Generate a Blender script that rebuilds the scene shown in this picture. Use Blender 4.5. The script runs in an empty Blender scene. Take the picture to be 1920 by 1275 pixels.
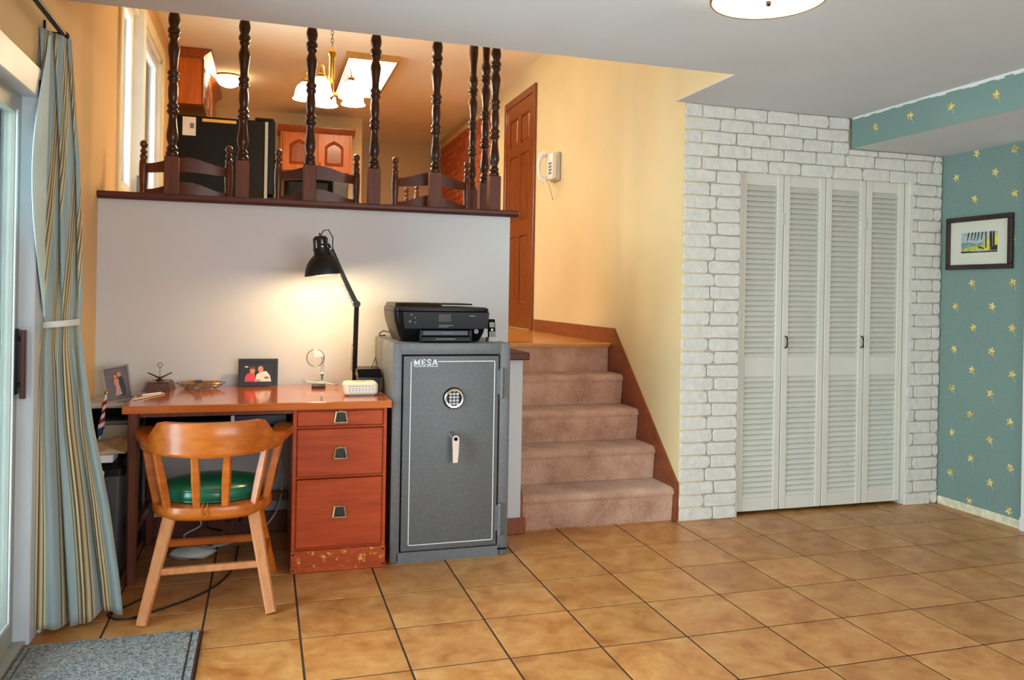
import bpy, bmesh, math, random
from mathutils import Vector, Matrix
from math import sin, cos, pi

# ------------------------------------------------------------------ camera, world, lights, exposure
scene = bpy.context.scene
C = scene.collection
R_ = random.Random(7)

F_PX, YAW, ROLL, CY = 1510.184, 0.2990005, -0.0176995, 548.795
CAM = Vector((0.19872, -3.75574, 1.28643))
fw = Vector((sin(YAW), cos(YAW), 0))
rt = Vector((cos(YAW), -sin(YAW), 0))
dn = fw.cross(rt)
r2 = rt * cos(ROLL) + dn * sin(ROLL)
d2 = -rt * sin(ROLL) + dn * cos(ROLL)
cd = bpy.data.cameras.new('camera')
cd.sensor_fit = 'HORIZONTAL'; cd.sensor_width = 36.0
cd.lens = F_PX / 1920 * 36.0
cd.shift_y = -(637.5 - CY) / 1920
cd.clip_start = 0.05; cd.clip_end = 200
cam = bpy.data.objects.new('camera', cd); C.objects.link(cam)
cam.matrix_world = Matrix(((r2.x, -d2.x, -fw.x, CAM.x), (r2.y, -d2.y, -fw.y, CAM.y), (r2.z, -d2.z, -fw.z, CAM.z), (0, 0, 0, 1)))
scene.camera = cam

w = bpy.data.worlds.new('world'); scene.world = w; w.use_nodes = True
bgn = w.node_tree.nodes['Background']
bgn.inputs[0].default_value = (0.80, 0.93, 1.0, 1); bgn.inputs[1].default_value = 2.2

def area_light(name, loc, rot, sx, sy, power, col):
    l = bpy.data.lights.new(name, 'AREA'); l.shape = 'RECTANGLE'; l.size = sx; l.size_y = sy
    l.energy = power; l.color = col
    o = bpy.data.objects.new(name, l); C.objects.link(o); o.location = loc; o.rotation_euler = rot
    return o
# daylight entering by the glass sliding door; unseen fill light added behind the photographer
area_light('daylight_sliding_door', (-1.05, -1.55, 1.1), (0, -pi / 2, 0), 2.0, 1.9, 140, (0.82, 0.92, 1.0))
area_light('fill_light_behind_camera', (2.2, -6.35, 1.5), (pi / 2, 0, 0), 3.4, 1.5, 78, (1.0, 0.98, 0.95))
area_light('daylight_kitchen_window', (-0.9, 2.25, 2.45), (0, -pi / 2, 0), 1.1, 1.7, 45, (0.92, 0.97, 1.0))

vs = scene.view_settings
vs.view_transform = 'Standard'; vs.look = 'None'; vs.gamma = 1.0; vs.use_curve_mapping = False
vs.exposure = 0.5
scene.cycles.max_bounces = 10
scene.cycles.use_denoising = True

# ------------------------------------------------------------------ materials
def lin(c):
    def f(x):
        x /= 255.0
        return x / 12.92 if x <= 0.04045 else ((x + 0.055) / 1.055) ** 2.4
    return (f(c[0]), f(c[1]), f(c[2]), 1)

def newmat(name):
    m = bpy.data.materials.new(name); m.use_nodes = True
    nt = m.node_tree; b = nt.nodes['Principled BSDF']
    return m, nt, b

def N(nt, t, **k):
    n = nt.nodes.new(t)
    for a, v in k.items(): setattr(n, a, v)
    return n

def coords(nt, scale=(1, 1, 1), world=False, randomize=False, rot=(0, 0, 0)):
    mp = N(nt, 'ShaderNodeMapping'); mp.inputs['Scale'].default_value = scale; mp.inputs['Rotation'].default_value = rot
    if world:
        g = N(nt, 'ShaderNodeNewGeometry'); src = g.outputs['Position']
    else:
        t = N(nt, 'ShaderNodeTexCoord'); src = t.outputs['Object']
    if randomize:
        oi = N(nt, 'ShaderNodeObjectInfo'); ml = N(nt, 'ShaderNodeMath', operation='MULTIPLY'); ml.inputs[1].default_value = 37.0
        nt.links.new(oi.outputs['Random'], ml.inputs[0])
        ad = N(nt, 'ShaderNodeVectorMath', operation='ADD'); nt.links.new(src, ad.inputs[0]); nt.links.new(ml.outputs[0], ad.inputs[1]); src = ad.outputs[0]
    nt.links.new(src, mp.inputs['Vector'])
    return mp.outputs[0]

def noise(nt, vec, scale, detail=3, rough=0.55, dist=0.0):
    n = N(nt, 'ShaderNodeTexNoise'); n.inputs['Scale'].default_value = scale; n.inputs['Detail'].default_value = detail
    n.inputs['Roughness'].default_value = rough; n.inputs['Distortion'].default_value = dist
    nt.links.new(vec, n.inputs['Vector']); return n.outputs['Fac']

def ramp(nt, fac, stops, interp='LINEAR'):
    r = N(nt, 'ShaderNodeValToRGB'); cr = r.color_ramp; cr.interpolation = interp
    while len(cr.elements) < len(stops): cr.elements.new(0.5)
    for e, (p, c) in zip(cr.elements, stops):
        e.position = p; e.color = lin(c)
    nt.links.new(fac, r.inputs[0]); return r.outputs[0]

def bump(nt, b, height, strength, dist):
    bp = N(nt, 'ShaderNodeBump'); bp.inputs['Strength'].default_value = strength; bp.inputs['Distance'].default_value = dist
    nt.links.new(height, bp.inputs['Height']); nt.links.new(bp.outputs[0], b.inputs['Normal'])

def sh(c, k): return tuple(max(0, min(255, v * k)) for v in c)

def plain(name, col, rough=0.5, metal=0.0, var=0.05, vs_=6.0, bs=None, bd=0.001, bstr=0.3, world=False, spec=0.5, coat=0):
    m, nt, b = newmat(name)
    v = coords(nt, world=world, randomize=not world)
    f = noise(nt, v, vs_, 4)
    nt.links.new(ramp(nt, f, [(0.3, sh(col, 1 - var)), (0.7, sh(col, 1 + var))]), b.inputs['Base Color'])
    b.inputs['Roughness'].default_value = rough; b.inputs['Metallic'].default_value = metal
    b.inputs['Specular IOR Level'].default_value = spec
    b.inputs['Coat Weight'].default_value = coat; b.inputs['Coat Roughness'].default_value = 0.1
    if bs: bump(nt, b, noise(nt, v, bs, 3), bstr, bd)
    return m

def wood(name, c1, c2, scale=(1.5, 14, 14), rough=0.35, coat=0.3, wear=None, cmid=None):
    m, nt, b = newmat(name)
    v = coords(nt, scale, randomize=True)
    f = noise(nt, v, 3.0, 6, 0.65, 0.4)
    st = [(0.28, c1), (0.72, c2)] if cmid is None else [(0.25, c1), (0.5, cmid), (0.75, c2)]
    colr = ramp(nt, f, st)
    if wear:
        v2 = coords(nt, (1, 1, 1), randomize=True)
        f2 = noise(nt, v2, wear[1], 5, 0.7)
        mk = ramp(nt, f2, [(wear[2], (0, 0, 0)), (wear[2] + 0.06, (255, 255, 255))])
        mx = N(nt, 'ShaderNodeMix', data_type='RGBA'); nt.links.new(mk, mx.inputs['Factor'])
        nt.links.new(colr, mx.inputs['A']); mx.inputs['B'].default_value = lin(wear[0]); colr = mx.outputs['Result']
    nt.links.new(colr, b.inputs['Base Color'])
    b.inputs['Roughness'].default_value = rough; b.inputs['Coat Weight'].default_value = coat; b.inputs['Coat Roughness'].default_value = 0.15
    b.inputs['Specular IOR Level'].default_value = 0.35
    bump(nt, b, f, 0.12, 0.001)
    return m

def emit(name, col, strength, base=(255, 255, 255)):
    m, nt, b = newmat(name)
    b.inputs['Base Color'].default_value = lin(base); b.inputs['Emission Color'].default_value = lin(col); b.inputs['Emission Strength'].default_value = strength
    b.inputs['Roughness'].default_value = 0.4
    return m

def glass(name, tint=(235, 245, 245), rough=0.0, alpha=0.12):
    m, nt, b = newmat(name)
    out = nt.nodes['Material Output']
    tr = N(nt, 'ShaderNodeBsdfTransparent'); tr.inputs[0].default_value = lin(tint)
    gl = N(nt, 'ShaderNodeBsdfGlossy'); gl.inputs['Roughness'].default_value = 0.02
    fr = N(nt, 'ShaderNodeFresnel'); fr.inputs[0].default_value = 1.45
    mx = N(nt, 'ShaderNodeMixShader')
    nt.links.new(fr.outputs[0], mx.inputs[0]); nt.links.new(tr.outputs[0], mx.inputs[1]); nt.links.new(gl.outputs[0], mx.inputs[2])
    nt.links.new(mx.outputs[0], out.inputs['Surface'])
    return m

def mathn(nt, op, a, b=None, c=None):
    n = N(nt, 'ShaderNodeMath', operation=op)
    for i, x in enumerate((a, b, c)):
        if x is None: continue
        if isinstance(x, (int, float)): n.inputs[i].default_value = x
        else: nt.links.new(x, n.inputs[i])
    return n.outputs[0]

def wallpaper(name, y0, z0, py=0.1365, pz=0.262):
    m, nt, b = newmat(name)
    g = N(nt, 'ShaderNodeNewGeometry'); sp = N(nt, 'ShaderNodeSeparateXYZ'); nt.links.new(g.outputs['Position'], sp.inputs[0])
    u = mathn(nt, 'DIVIDE', mathn(nt, 'SUBTRACT', sp.outputs[1], y0), py)
    iu = mathn(nt, 'FLOOR', mathn(nt, 'ADD', u, 0.5))
    odd = mathn(nt, 'MULTIPLY', mathn(nt, 'ABSOLUTE', mathn(nt, 'MODULO', iu, 2.0)), 0.5)
    vv = mathn(nt, 'SUBTRACT', mathn(nt, 'DIVIDE', mathn(nt, 'SUBTRACT', sp.outputs[2], z0), pz), odd)
    iv = mathn(nt, 'FLOOR', mathn(nt, 'ADD', vv, 0.5))
    cx = N(nt, 'ShaderNodeCombineXYZ'); nt.links.new(iu, cx.inputs[0]); nt.links.new(iv, cx.inputs[1])
    wn = N(nt, 'ShaderNodeTexWhiteNoise', noise_dimensions='2D'); nt.links.new(cx.outputs[0], wn.inputs['Vector'])
    sc_ = N(nt, 'ShaderNodeSeparateColor'); nt.links.new(wn.outputs['Color'], sc_.inputs[0])
    dx = mathn(nt, 'ADD', mathn(nt, 'MULTIPLY', mathn(nt, 'SUBTRACT', u, iu), py), mathn(nt, 'MULTIPLY', mathn(nt, 'SUBTRACT', sc_.outputs[0], 0.5), 0.02))
    dz = mathn(nt, 'ADD', mathn(nt, 'MULTIPLY', mathn(nt, 'SUBTRACT', vv, iv), pz), mathn(nt, 'MULTIPLY', mathn(nt, 'SUBTRACT', sc_.outputs[1], 0.5), 0.02))
    r = mathn(nt, 'SQRT', mathn(nt, 'ADD', mathn(nt, 'MULTIPLY', dx, dx), mathn(nt, 'MULTIPLY', dz, dz)))
    ang = mathn(nt, 'ADD', mathn(nt, 'ARCTAN2', dz, dx), mathn(nt, 'MULTIPLY', sc_.outputs[2], 6.28))
    pet = mathn(nt, 'ABSOLUTE', mathn(nt, 'COSINE', mathn(nt, 'MULTIPLY', ang, 2.5)))
    rad = mathn(nt, 'ADD', 0.008, mathn(nt, 'MULTIPLY', pet, 0.015))
    fm = mathn(nt, 'LESS_THAN', r, rad)
    # petal colouring: cream, yellow and a little ochre
    vo = coords(nt, world=True)
    fn = noise(nt, vo, 70.0, 2)
    fc = ramp(nt, fn, [(0.36, (176, 132, 62)), (0.5, (228, 196, 92)), (0.64, (236, 226, 170))])
    # pale stem below every flower
    stm = mathn(nt, 'MULTIPLY', mathn(nt, 'LESS_THAN', mathn(nt, 'ABSOLUTE', mathn(nt, 'ADD', mathn(nt, 'ADD', dx, 0.006), mathn(nt, 'MULTIPLY', dz, -0.35))), 0.0022),
                mathn(nt, 'MULTIPLY', mathn(nt, 'LESS_THAN', dz, -0.012), mathn(nt, 'GREATER_THAN', dz, -0.045)))
    gn = noise(nt, vo, 260.0, 2)
    base = ramp(nt, gn, [(0.3, (110, 136, 131)), (0.7, (129, 153, 147))])
    mx0 = N(nt, 'ShaderNodeMix', data_type='RGBA'); nt.links.new(stm, mx0.inputs['Factor']); nt.links.new(base, mx0.inputs['A']); mx0.inputs['B'].default_value = lin((146, 178, 176))
    mx = N(nt, 'ShaderNodeMix', data_type='RGBA'); nt.links.new(fm, mx.inputs['Factor']); nt.links.new(mx0.outputs['Result'], mx.inputs['A']); nt.links.new(fc, mx.inputs['B'])
    nt.links.new(mx.outputs['Result'], b.inputs['Base Color']); b.inputs['Roughness'].default_value = 0.75
    return m

MT = {}
MT['yellow_wall'] = plain('yellow_wall', (221, 199, 154), 0.7, var=0.025, vs_=1.2, bs=180, bd=0.0008, world=True)
MT['yellow_wall_warm_lit'] = plain('yellow_wall_warm_lit', (214, 176, 122), 0.7, var=0.03, vs_=1.2, bs=180, bd=0.0008, world=True)  # same yellow paint, with dimmer warm light put into the colour
MT['grey_wall'] = plain('grey_wall', (204, 206, 210), 0.7, var=0.015, vs_=1.5, bs=160, bd=0.0008, world=True)
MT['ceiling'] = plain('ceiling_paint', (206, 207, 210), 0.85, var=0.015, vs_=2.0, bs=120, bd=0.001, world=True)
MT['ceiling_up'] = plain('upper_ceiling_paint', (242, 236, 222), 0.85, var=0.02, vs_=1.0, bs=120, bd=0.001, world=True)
MT['white_trim'] = plain('white_trim', (226, 226, 224), 0.4, var=0.02, vs_=5)
MT['cream_trim'] = plain('cream_trim', (226, 218, 188), 0.45, var=0.10, vs_=22)
MT['window_casing'] = plain('window_casing', (228, 216, 180), 0.45, var=0.02, vs_=6)
MT['brick_white'] = plain('painted_brick', (212, 209, 202), 0.55, var=0.035, vs_=22, bs=34, bd=0.006, bstr=0.9)
MT['mortar_shaded_dirty'] = plain('joint_shadow_dirt', (178, 167, 150), 0.7, var=0.05, vs_=12, bs=90, bd=0.003, world=True)  # painted joints, colour darkened for shadow lines as well as dirt
MT['brick_red'] = plain('red_brick', (178, 88, 50), 0.75, var=0.22, vs_=4, bs=60, bd=0.003)
MT['mortar_red'] = plain('red_mortar', (206, 170, 130), 0.9, var=0.1, vs_=12, world=True)
MT['louver'] = plain('louver_paint', (210, 208, 198), 0.42, var=0.015, vs_=5)
MT['grout'] = plain('grout', (66, 44, 32), 0.9, var=0.12, vs_=20, world=True)
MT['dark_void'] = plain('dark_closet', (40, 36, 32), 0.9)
MT['wallpaper'] = wallpaper('teal_wallpaper', 0.09, 1.125)
MT['wallpaper_soffit'] = wallpaper('teal_wallpaper_soffit', 0.13, 2.295, 0.1365, 0.262)
MT['spindle'] = wood('dark_turned_wood', (40, 16, 11), (66, 28, 18), (8, 8, 1.2), 0.3, 0.25)
MT['rail_wood'] = wood('railing_wood', (62, 24, 16), (92, 40, 26), (1.2, 14, 14), 0.45, 0.1)
MT['post_wood'] = wood('post_wood', (82, 38, 20), (112, 56, 32), (10, 10, 1.2), 0.5, 0.08)
MT['door_wood'] = wood('door_wood', (100, 42, 14), (150, 74, 28), (12, 12, 1.2), 0.24, 0.6)
MT['stringer'] = wood('stringer_wood', (112, 50, 24), (150, 74, 38), (12, 2, 6), 0.35, 0.4)
MT['desk_wood'] = wood('desk_wood', (150, 46, 8), (190, 74, 16), (1.2, 10, 12), 0.42, 0.06, wear=((196, 120, 66), 30, 0.70))
MT['desk_top'] = wood('desk_top_wood', (184, 88, 34), (210, 114, 52), (1.0, 12, 10), 0.12, 0.7)
MT['desk_worn'] = wood('desk_worn_wood', (148, 50, 12), (186, 78, 24), (1.2, 10, 14), 0.5, 0.05, wear=((222, 158, 84), 40, 0.57))
MT['desk_leg'] = wood('desk_leg_wood', (92, 50, 34), (122, 68, 46), (12, 12, 1.2), 0.45, 0.2)
MT['chair_wood'] = wood('chair_wood', (164, 76, 18), (204, 112, 34), (2.0, 9, 9), 0.32, 0.25, wear=((216, 160, 96), 24, 0.72))
MT['chair_leg'] = wood('chair_leg_wood', (178, 106, 62), (208, 142, 94), (10, 10, 1.5), 0.45, 0.1, wear=((120, 62, 34), 22, 0.68))
MT['dining_wood'] = wood('dining_chair_wood', (70, 32, 18), (106, 54, 32), (6, 6, 3), 0.32, 0.2)
MT['cab_wood'] = wood('cabinet_wood', (176, 84, 22), (208, 114, 38), (10, 10, 1.2), 0.4, 0.15)
MT['cab_red'] = wood('cabinet_dark_wood', (128, 54, 22), (160, 78, 36), (10, 10, 1.2), 0.3, 0.4)
MT['yellow_wood'] = wood('yellow_wood', (214, 170, 84), (230, 190, 106), (1.2, 10, 10), 0.5, 0.05)
MT['light_oak'] = wood('light_oak', (170, 122, 60), (194, 146, 80), (10, 1.2, 10), 0.4, 0.1)
MT['plank'] = wood('oak_plank', (196, 128, 60), (222, 158, 84), (12, 1.2, 12), 0.22, 0.5)
MT['black_appliance'] = plain('black_appliance', (9, 10, 13), 0.45, var=0.15, vs_=60, bs=300, bd=0.0006, spec=0.2)
MT['black_plastic'] = plain('black_plastic', (10, 10, 12), 0.35, var=0.1, spec=0.2)
MT['gloss_black'] = plain('gloss_black', (6, 6, 8), 0.16, var=0.1, spec=0.08)
MT['black_metal'] = plain('black_metal', (18, 18, 20), 0.42, var=0.1, spec=0.35)
MT['safe'] = plain('hammered_grey', (102, 103, 105), 0.42, var=0.07, vs_=130, bs=160, bd=0.0012, bstr=0.5)
MT['safe_door'] = plain('hammered_grey_door', (94, 95, 97), 0.45, var=0.08, vs_=150, bs=170, bd=0.0014, bstr=0.6)
MT['white_line'] = plain('white_pinstripe', (232, 234, 236), 0.5, var=0.01)
MT['chrome'] = plain('brushed_metal', (206, 200, 190), 0.25, metal=1.0, var=0.04)
MT['brass'] = plain('brass', (202, 150, 62), 0.18, metal=1.0, var=0.05)
MT['old_brass'] = plain('old_brass', (168, 146, 104), 0.35, metal=0.8, var=0.15, vs_=40)
MT['dark_brass'] = plain('dark_brass', (70, 58, 44), 0.35, metal=1.0, var=0.2, vs_=40)
MT['black_iron'] = plain('black_iron', (30, 27, 26), 0.5, var=0.2, vs_=40)
MT['green_vinyl'] = plain('green_vinyl', (12, 104, 76), 0.3, var=0.08, vs_=18, bs=220, bd=0.0005, coat=0.3)
MT['white_plastic'] = plain('white_plastic', (232, 232, 228), 0.4, var=0.01)
MT['cream_plastic'] = plain('cream_plastic', (240, 232, 200), 0.4, var=0.02)
MT['yellow_strip'] = plain('yellow_strip', (214, 196, 92), 0.4)
MT['grey_plastic'] = plain('grey_plastic', (112, 114, 116), 0.45)
MT['light_grey'] = plain('light_grey_plastic', (184, 186, 186), 0.45)
MT['dark_grey'] = plain('dark_grey_plastic', (64, 64, 68), 0.4, var=0.08)
MT['navy'] = plain('navy_cover', (28, 34, 58), 0.35, var=0.12)
MT['kraft'] = plain('kraft_paper', (186, 164, 136), 0.8, var=0.08, vs_=9)
MT['paper'] = plain('white_paper', (232, 232, 232), 0.8, var=0.02)
MT['beige'] = plain('beige_plastic', (170, 164, 142), 0.5, var=0.04)
MT['pic_black'] = plain('black_frame', (28, 28, 34), 0.35, var=0.1)
MT['pic_brown'] = plain('dark_brown_frame', (44, 24, 22), 0.3, var=0.2, vs_=30, coat=0.3)
MT['mat_board'] = plain('mat_board', (214, 212, 198), 0.85, var=0.01)
MT['silver_frame'] = plain('silver_frame', (150, 140, 132), 0.35, metal=0.4, var=0.08)
MT['photo_grey'] = plain('photo_grey', (104, 94, 100), 0.35, var=0.12, vs_=14)
MT['skin'] = plain('printed_skin', (206, 138, 106), 0.4)
MT['red_print'] = plain('printed_red', (206, 62, 66), 0.4, var=0.1)
MT['white_print'] = plain('printed_white', (232, 222, 212), 0.4, var=0.06)
MT['dark_print'] = plain('printed_dark', (30, 28, 34), 0.4)
MT['pink_print'] = plain('printed_pink', (184, 140, 146), 0.4, var=0.2, vs_=60)
MT['hair_print'] = plain('printed_hair', (122, 66, 40), 0.4)
MT['art_sky'] = plain('art_sky', (168, 186, 184), 0.7, var=0.12, vs_=40)
MT['art_grass'] = plain('art_grass', (186, 184, 78), 0.7, var=0.2, vs_=50)
MT['art_yellow'] = plain('art_yellow', (222, 208, 70), 0.7, var=0.15, vs_=50)
MT['art_dark'] = plain('art_dark', (46, 40, 38), 0.7, var=0.3, vs_=50)
MT['art_blue'] = plain('art_blue', (122, 152, 152), 0.7, var=0.15, vs_=50)
MT['vinyl_white'] = plain('vinyl_frame', (196, 200, 206), 0.35, var=0.02)
MT['vinyl_grey'] = plain('vinyl_grey', (150, 150, 140), 0.4, var=0.03)
MT['handle_brown'] = plain('handle_brown', (66, 32, 30), 0.35, var=0.15)
MT['deck'] = plain('deck_stone', (196, 200, 196), 0.9, var=0.1, world=True)
MT['garden'] = plain('garden_green', (150, 186, 150), 0.9, var=0.3, vs_=3, world=True)
MT['glass'] = glass('window_glass')
MT['lens'] = glass('magnifier_lens', (250, 250, 246))
MT['carpet'] = None
MT['wicker'] = plain('dry_reed', (176, 112, 56), 0.6, var=0.25, vs_=40)
MT['wire'] = plain('grey_wire', (150, 150, 150), 0.3, metal=0.7)
MT['dark_box'] = wood('dark_box_wood', (70, 42, 32), (98, 62, 46), (2, 9, 9), 0.4, 0.3)
MT['shade_glow'] = emit('frosted_shade_glow', (255, 222, 170), 31.0)
MT['panel_glow'] = emit('ceiling_panel_glow', (255, 228, 180), 20.0)
MT['drum_glow'] = emit('drum_shade_glow', (255, 238, 214), 5.0)
MT['bulb_glow'] = emit('bulb_glow', (255, 206, 130), 40.0)
MT['dome_glow'] = emit('dome_glow', (255, 220, 160), 14.0)
MT['screen'] = plain('printer_screen', (74, 68, 68), 0.3, spec=0.1)
MT['lcd'] = plain('phone_lcd', (150, 156, 140), 0.3)
MT['red_stripe'] = plain('red_cloth', (150, 26, 48), 0.7)
MT['blue_stripe'] = plain('blue_cloth', (48, 56, 120), 0.7)
MT['white_cloth'] = plain('white_cloth', (226, 224, 226), 0.8)
MT['tie_white'] = plain('tie_band', (206, 204, 196), 0.6, var=0.05)
MT['lining'] = plain('curtain_lining', (200, 224, 226), 0.85, var=0.04)
MT['cable_black'] = plain('cable_black', (20, 20, 22), 0.5)
MT['cable_white'] = plain('cable_white', (206, 210, 210), 0.5)

def carpet_mat():
    m, nt, b = newmat('stair_carpet')
    v = coords(nt, world=True)
    f1 = noise(nt, v, 240, 3, 0.7); f2 = noise(nt, v, 6, 4, 0.6)
    f = mathn(nt, 'ADD', mathn(nt, 'MULTIPLY', f1, 0.62), mathn(nt, 'MULTIPLY', f2, 0.38))
    nt.links.new(ramp(nt, f, [(0.36, (150, 104, 80)), (0.5, (206, 158, 132)), (0.64, (232, 194, 170))]), b.inputs['Base Color'])
    b.inputs['Roughness'].default_value = 0.95; b.inputs['Sheen Weight'].default_value = 0.4; b.inputs['Specular IOR Level'].default_value = 0.1
    bump(nt, b, f1, 0.9, 0.006)
    return m
MT['carpet'] = carpet_mat()

def tile_mat():
    m, nt, b = newmat('ceramic_tile')
    v = coords(nt, (1, 1, 1), randomize=True)
    f1 = noise(nt, v, 7, 5, 0.6, 0.6); f2 = noise(nt, v, 26, 3, 0.6)
    f = mathn(nt, 'ADD', mathn(nt, 'MULTIPLY', f1, 0.75), mathn(nt, 'MULTIPLY', f2, 0.25))
    col = ramp(nt, f, [(0.32, (160, 96, 46)), (0.48, (188, 127, 68)), (0.66, (205, 152, 92))])
    oi = N(nt, 'ShaderNodeObjectInfo')
    hs = N(nt, 'ShaderNodeHueSaturation'); nt.links.new(col, hs.inputs['Color'])
    nt.links.new(mathn(nt, 'ADD', 0.93, mathn(nt, 'MULTIPLY', oi.outputs['Random'], 0.14)), hs.inputs['Value'])
    nt.links.new(hs.outputs[0], b.inputs['Base Color'])
    nt.links.new(mathn(nt, 'ADD', 0.26, mathn(nt, 'MULTIPLY', f2, 0.2)), b.inputs['Roughness'])
    bump(nt, b, f1, 0.25, 0.002)
    return m
MT['tile'] = tile_mat()

def curtain_mat():
    m, nt, b = newmat('striped_curtain')
    uv = N(nt, 'ShaderNodeUVMap'); uv.uv_map = 'stripe'
    sp = N(nt, 'ShaderNodeSeparateXYZ'); nt.links.new(uv.outputs[0], sp.inputs[0])
    fr = mathn(nt, 'FRACT', mathn(nt, 'MULTIPLY', sp.outputs[0], 4.2))
    blue, cream, brown, gold = (146, 164, 166), (194, 183, 148), (74, 52, 26), (150, 122, 70)
    st = [(0.0, blue), (0.40, brown), (0.435, cream), (0.50, gold), (0.55, brown), (0.59, cream), (0.66, brown), (0.70, gold), (0.74, cream), (0.83, brown), (0.865, cream), (0.93, blue)]
    nt.links.new(ramp(nt, fr, st, 'CONSTANT'), b.inputs['Base Color'])
    b.inputs['Roughness'].default_value = 0.6; b.inputs['Sheen Weight'].default_value = 0.25
    v = coords(nt, (1, 1, 1)); bump(nt, b, noise(nt, v, 30, 3), 0.2, 0.003)
    return m
MT['curtain'] = curtain_mat()

def mat_mat():
    m, nt, b = newmat('ribbed_doormat')
    v = coords(nt, world=True)
    f1 = noise(nt, v, 75, 3, 0.6, 1.4)
    nt.links.new(ramp(nt, f1, [(0.38, (84, 84, 84)), (0.58, (152, 152, 150))]), b.inputs['Base Color'])
    b.inputs['Roughness'].default_value = 0.95
    bump(nt, b, f1, 1.0, 0.01)
    return m
MT['doormat'] = mat_mat()

# ------------------------------------------------------------------ mesh helpers
class MB:
    def __init__(s): s.v = []; s.f = []; s.uv = None
    def add(s, verts, faces):
        n = len(s.v); s.v += [Vector(p) for p in verts]; s.f += [[i + n for i in f] for f in faces]; return s
    def box(s, x0, x1, y0, y1, z0, z1, bev=0.0, seg=1, M=None):
        if bev <= 0:
            vs_ = [(x, y, z) for z in (z0, z1) for y in (y0, y1) for x in (x0, x1)]
            fs = [(0, 2, 3, 1), (4, 5, 7, 6), (0, 1, 5, 4), (2, 6, 7, 3), (0, 4, 6, 2), (1, 3, 7, 5)]
        else:
            bm = bmesh.new(); bmesh.ops.create_cube(bm, size=1)
            for q in bm.verts: q.co = Vector(((x0 + x1) / 2 + q.co.x * (x1 - x0), (y0 + y1) / 2 + q.co.y * (y1 - y0), (z0 + z1) / 2 + q.co.z * (z1 - z0)))
            bmesh.ops.bevel(bm, geom=list(bm.edges), offset=bev, segments=seg, affect='EDGES', profile=0.5)
            bm.verts.index_update()
            vs_ = [q.co.copy() for q in bm.verts]; fs = [[q.index for q in f.verts] for f in bm.faces]; bm.free()
        if M is not None: vs_ = [M @ Vector(p) for p in vs_]
        return s.add(vs_, fs)
    def rings(s, rings, cap0=True, cap1=True, closed=True):
        n = len(rings[0]); vs_ = [p for r in rings for p in r]; fs = []
        for a in range(len(rings) - 1):
            for i in range(n if closed else n - 1):
                j = (i + 1) % n; fs.append((a * n + i, a * n + j, (a + 1) * n + j, (a + 1) * n + i))
        if cap0: fs.append(tuple(reversed(range(n))))
        if cap1: fs.append(tuple((len(rings) - 1) * n + i for i in range(n)))
        return s.add(vs_, fs)
    def lathe(s, prof, o=(0, 0, 0), axis=(0, 0, 1), seg=20, cap=True):
        a = Vector(axis).normalized(); t = Vector((1, 0, 0)) if abs(a.x) < 0.9 else Vector((0, 1, 0))
        u = a.cross(t).normalized(); w_ = a.cross(u); o = Vector(o)
        rs = [[o + a * z + (u * cos(2 * pi * i / seg) + w_ * sin(2 * pi * i / seg)) * max(r, 1e-5) for i in range(seg)] for r, z in prof]
        return s.rings(rs, cap, cap)
    def cyl(s, p, q, r, r1=None, seg=12):
        p, q = Vector(p), Vector(q); return s.lathe([(r, 0), (r if r1 is None else r1, (q - p).length)], p, q - p, seg)
    def bar(s, p, q, w0, d0, w1=None, d1=None, side=(1, 0, 0)):
        p, q = Vector(p), Vector(q); a = (q - p).normalized(); u = (Vector(side) - a * a.dot(Vector(side))).normalized(); v = a.cross(u)
        w1 = w0 if w1 is None else w1; d1 = d0 if d1 is None else d1
        rs = []
        for o, ww, dd in ((p, w0, d0), (q, w1, d1)):
            c = min(ww, dd) * 0.18
            pts = [(-ww / 2 + c, -dd / 2), (ww / 2 - c, -dd / 2), (ww / 2, -dd / 2 + c), (ww / 2, dd / 2 - c), (ww / 2 - c, dd / 2), (-ww / 2 + c, dd / 2), (-ww / 2, dd / 2 - c), (-ww / 2, -dd / 2 + c)]
            rs.append([o + u * x + v * y for x, y in pts])
        return s.rings(rs)
    def tube(s, pts, r, seg=8, rr=None):
        pts = [Vector(p) for p in pts]; rs = []; prev = None
        for i, p in enumerate(pts):
            t = (pts[min(i + 1, len(pts) - 1)] - pts[max(i - 1, 0)]).normalized()
            if prev is None:
                ref = Vector((0, 0, 1)) if abs(t.z) < 0.9 else Vector((1, 0, 0)); u = t.cross(ref).normalized()
            else: u = (prev - t * prev.dot(t)).normalized()
            prev = u; v = t.cross(u); q = r if rr is None else rr[i]
            rs.append([p + (u * cos(2 * pi * k / seg) + v * sin(2 * pi * k / seg)) * q for k in range(seg)])
        return s.rings(rs)
    def prism(s, outline, axis, a0, a1):
        """outline: 2-D points; axis 'x': (y,z), 'y': (x,z), 'z': (x,y)"""
        def P(p, a): return {'x': (a, p[0], p[1]), 'y': (p[0], a, p[1]), 'z': (p[0], p[1], a)}[axis]
        return s.rings([[P(p, a0) for p in outline], [P(p, a1) for p in outline]])
    def xf(s, M): s.v = [M @ p for p in s.v]; return s

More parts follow.
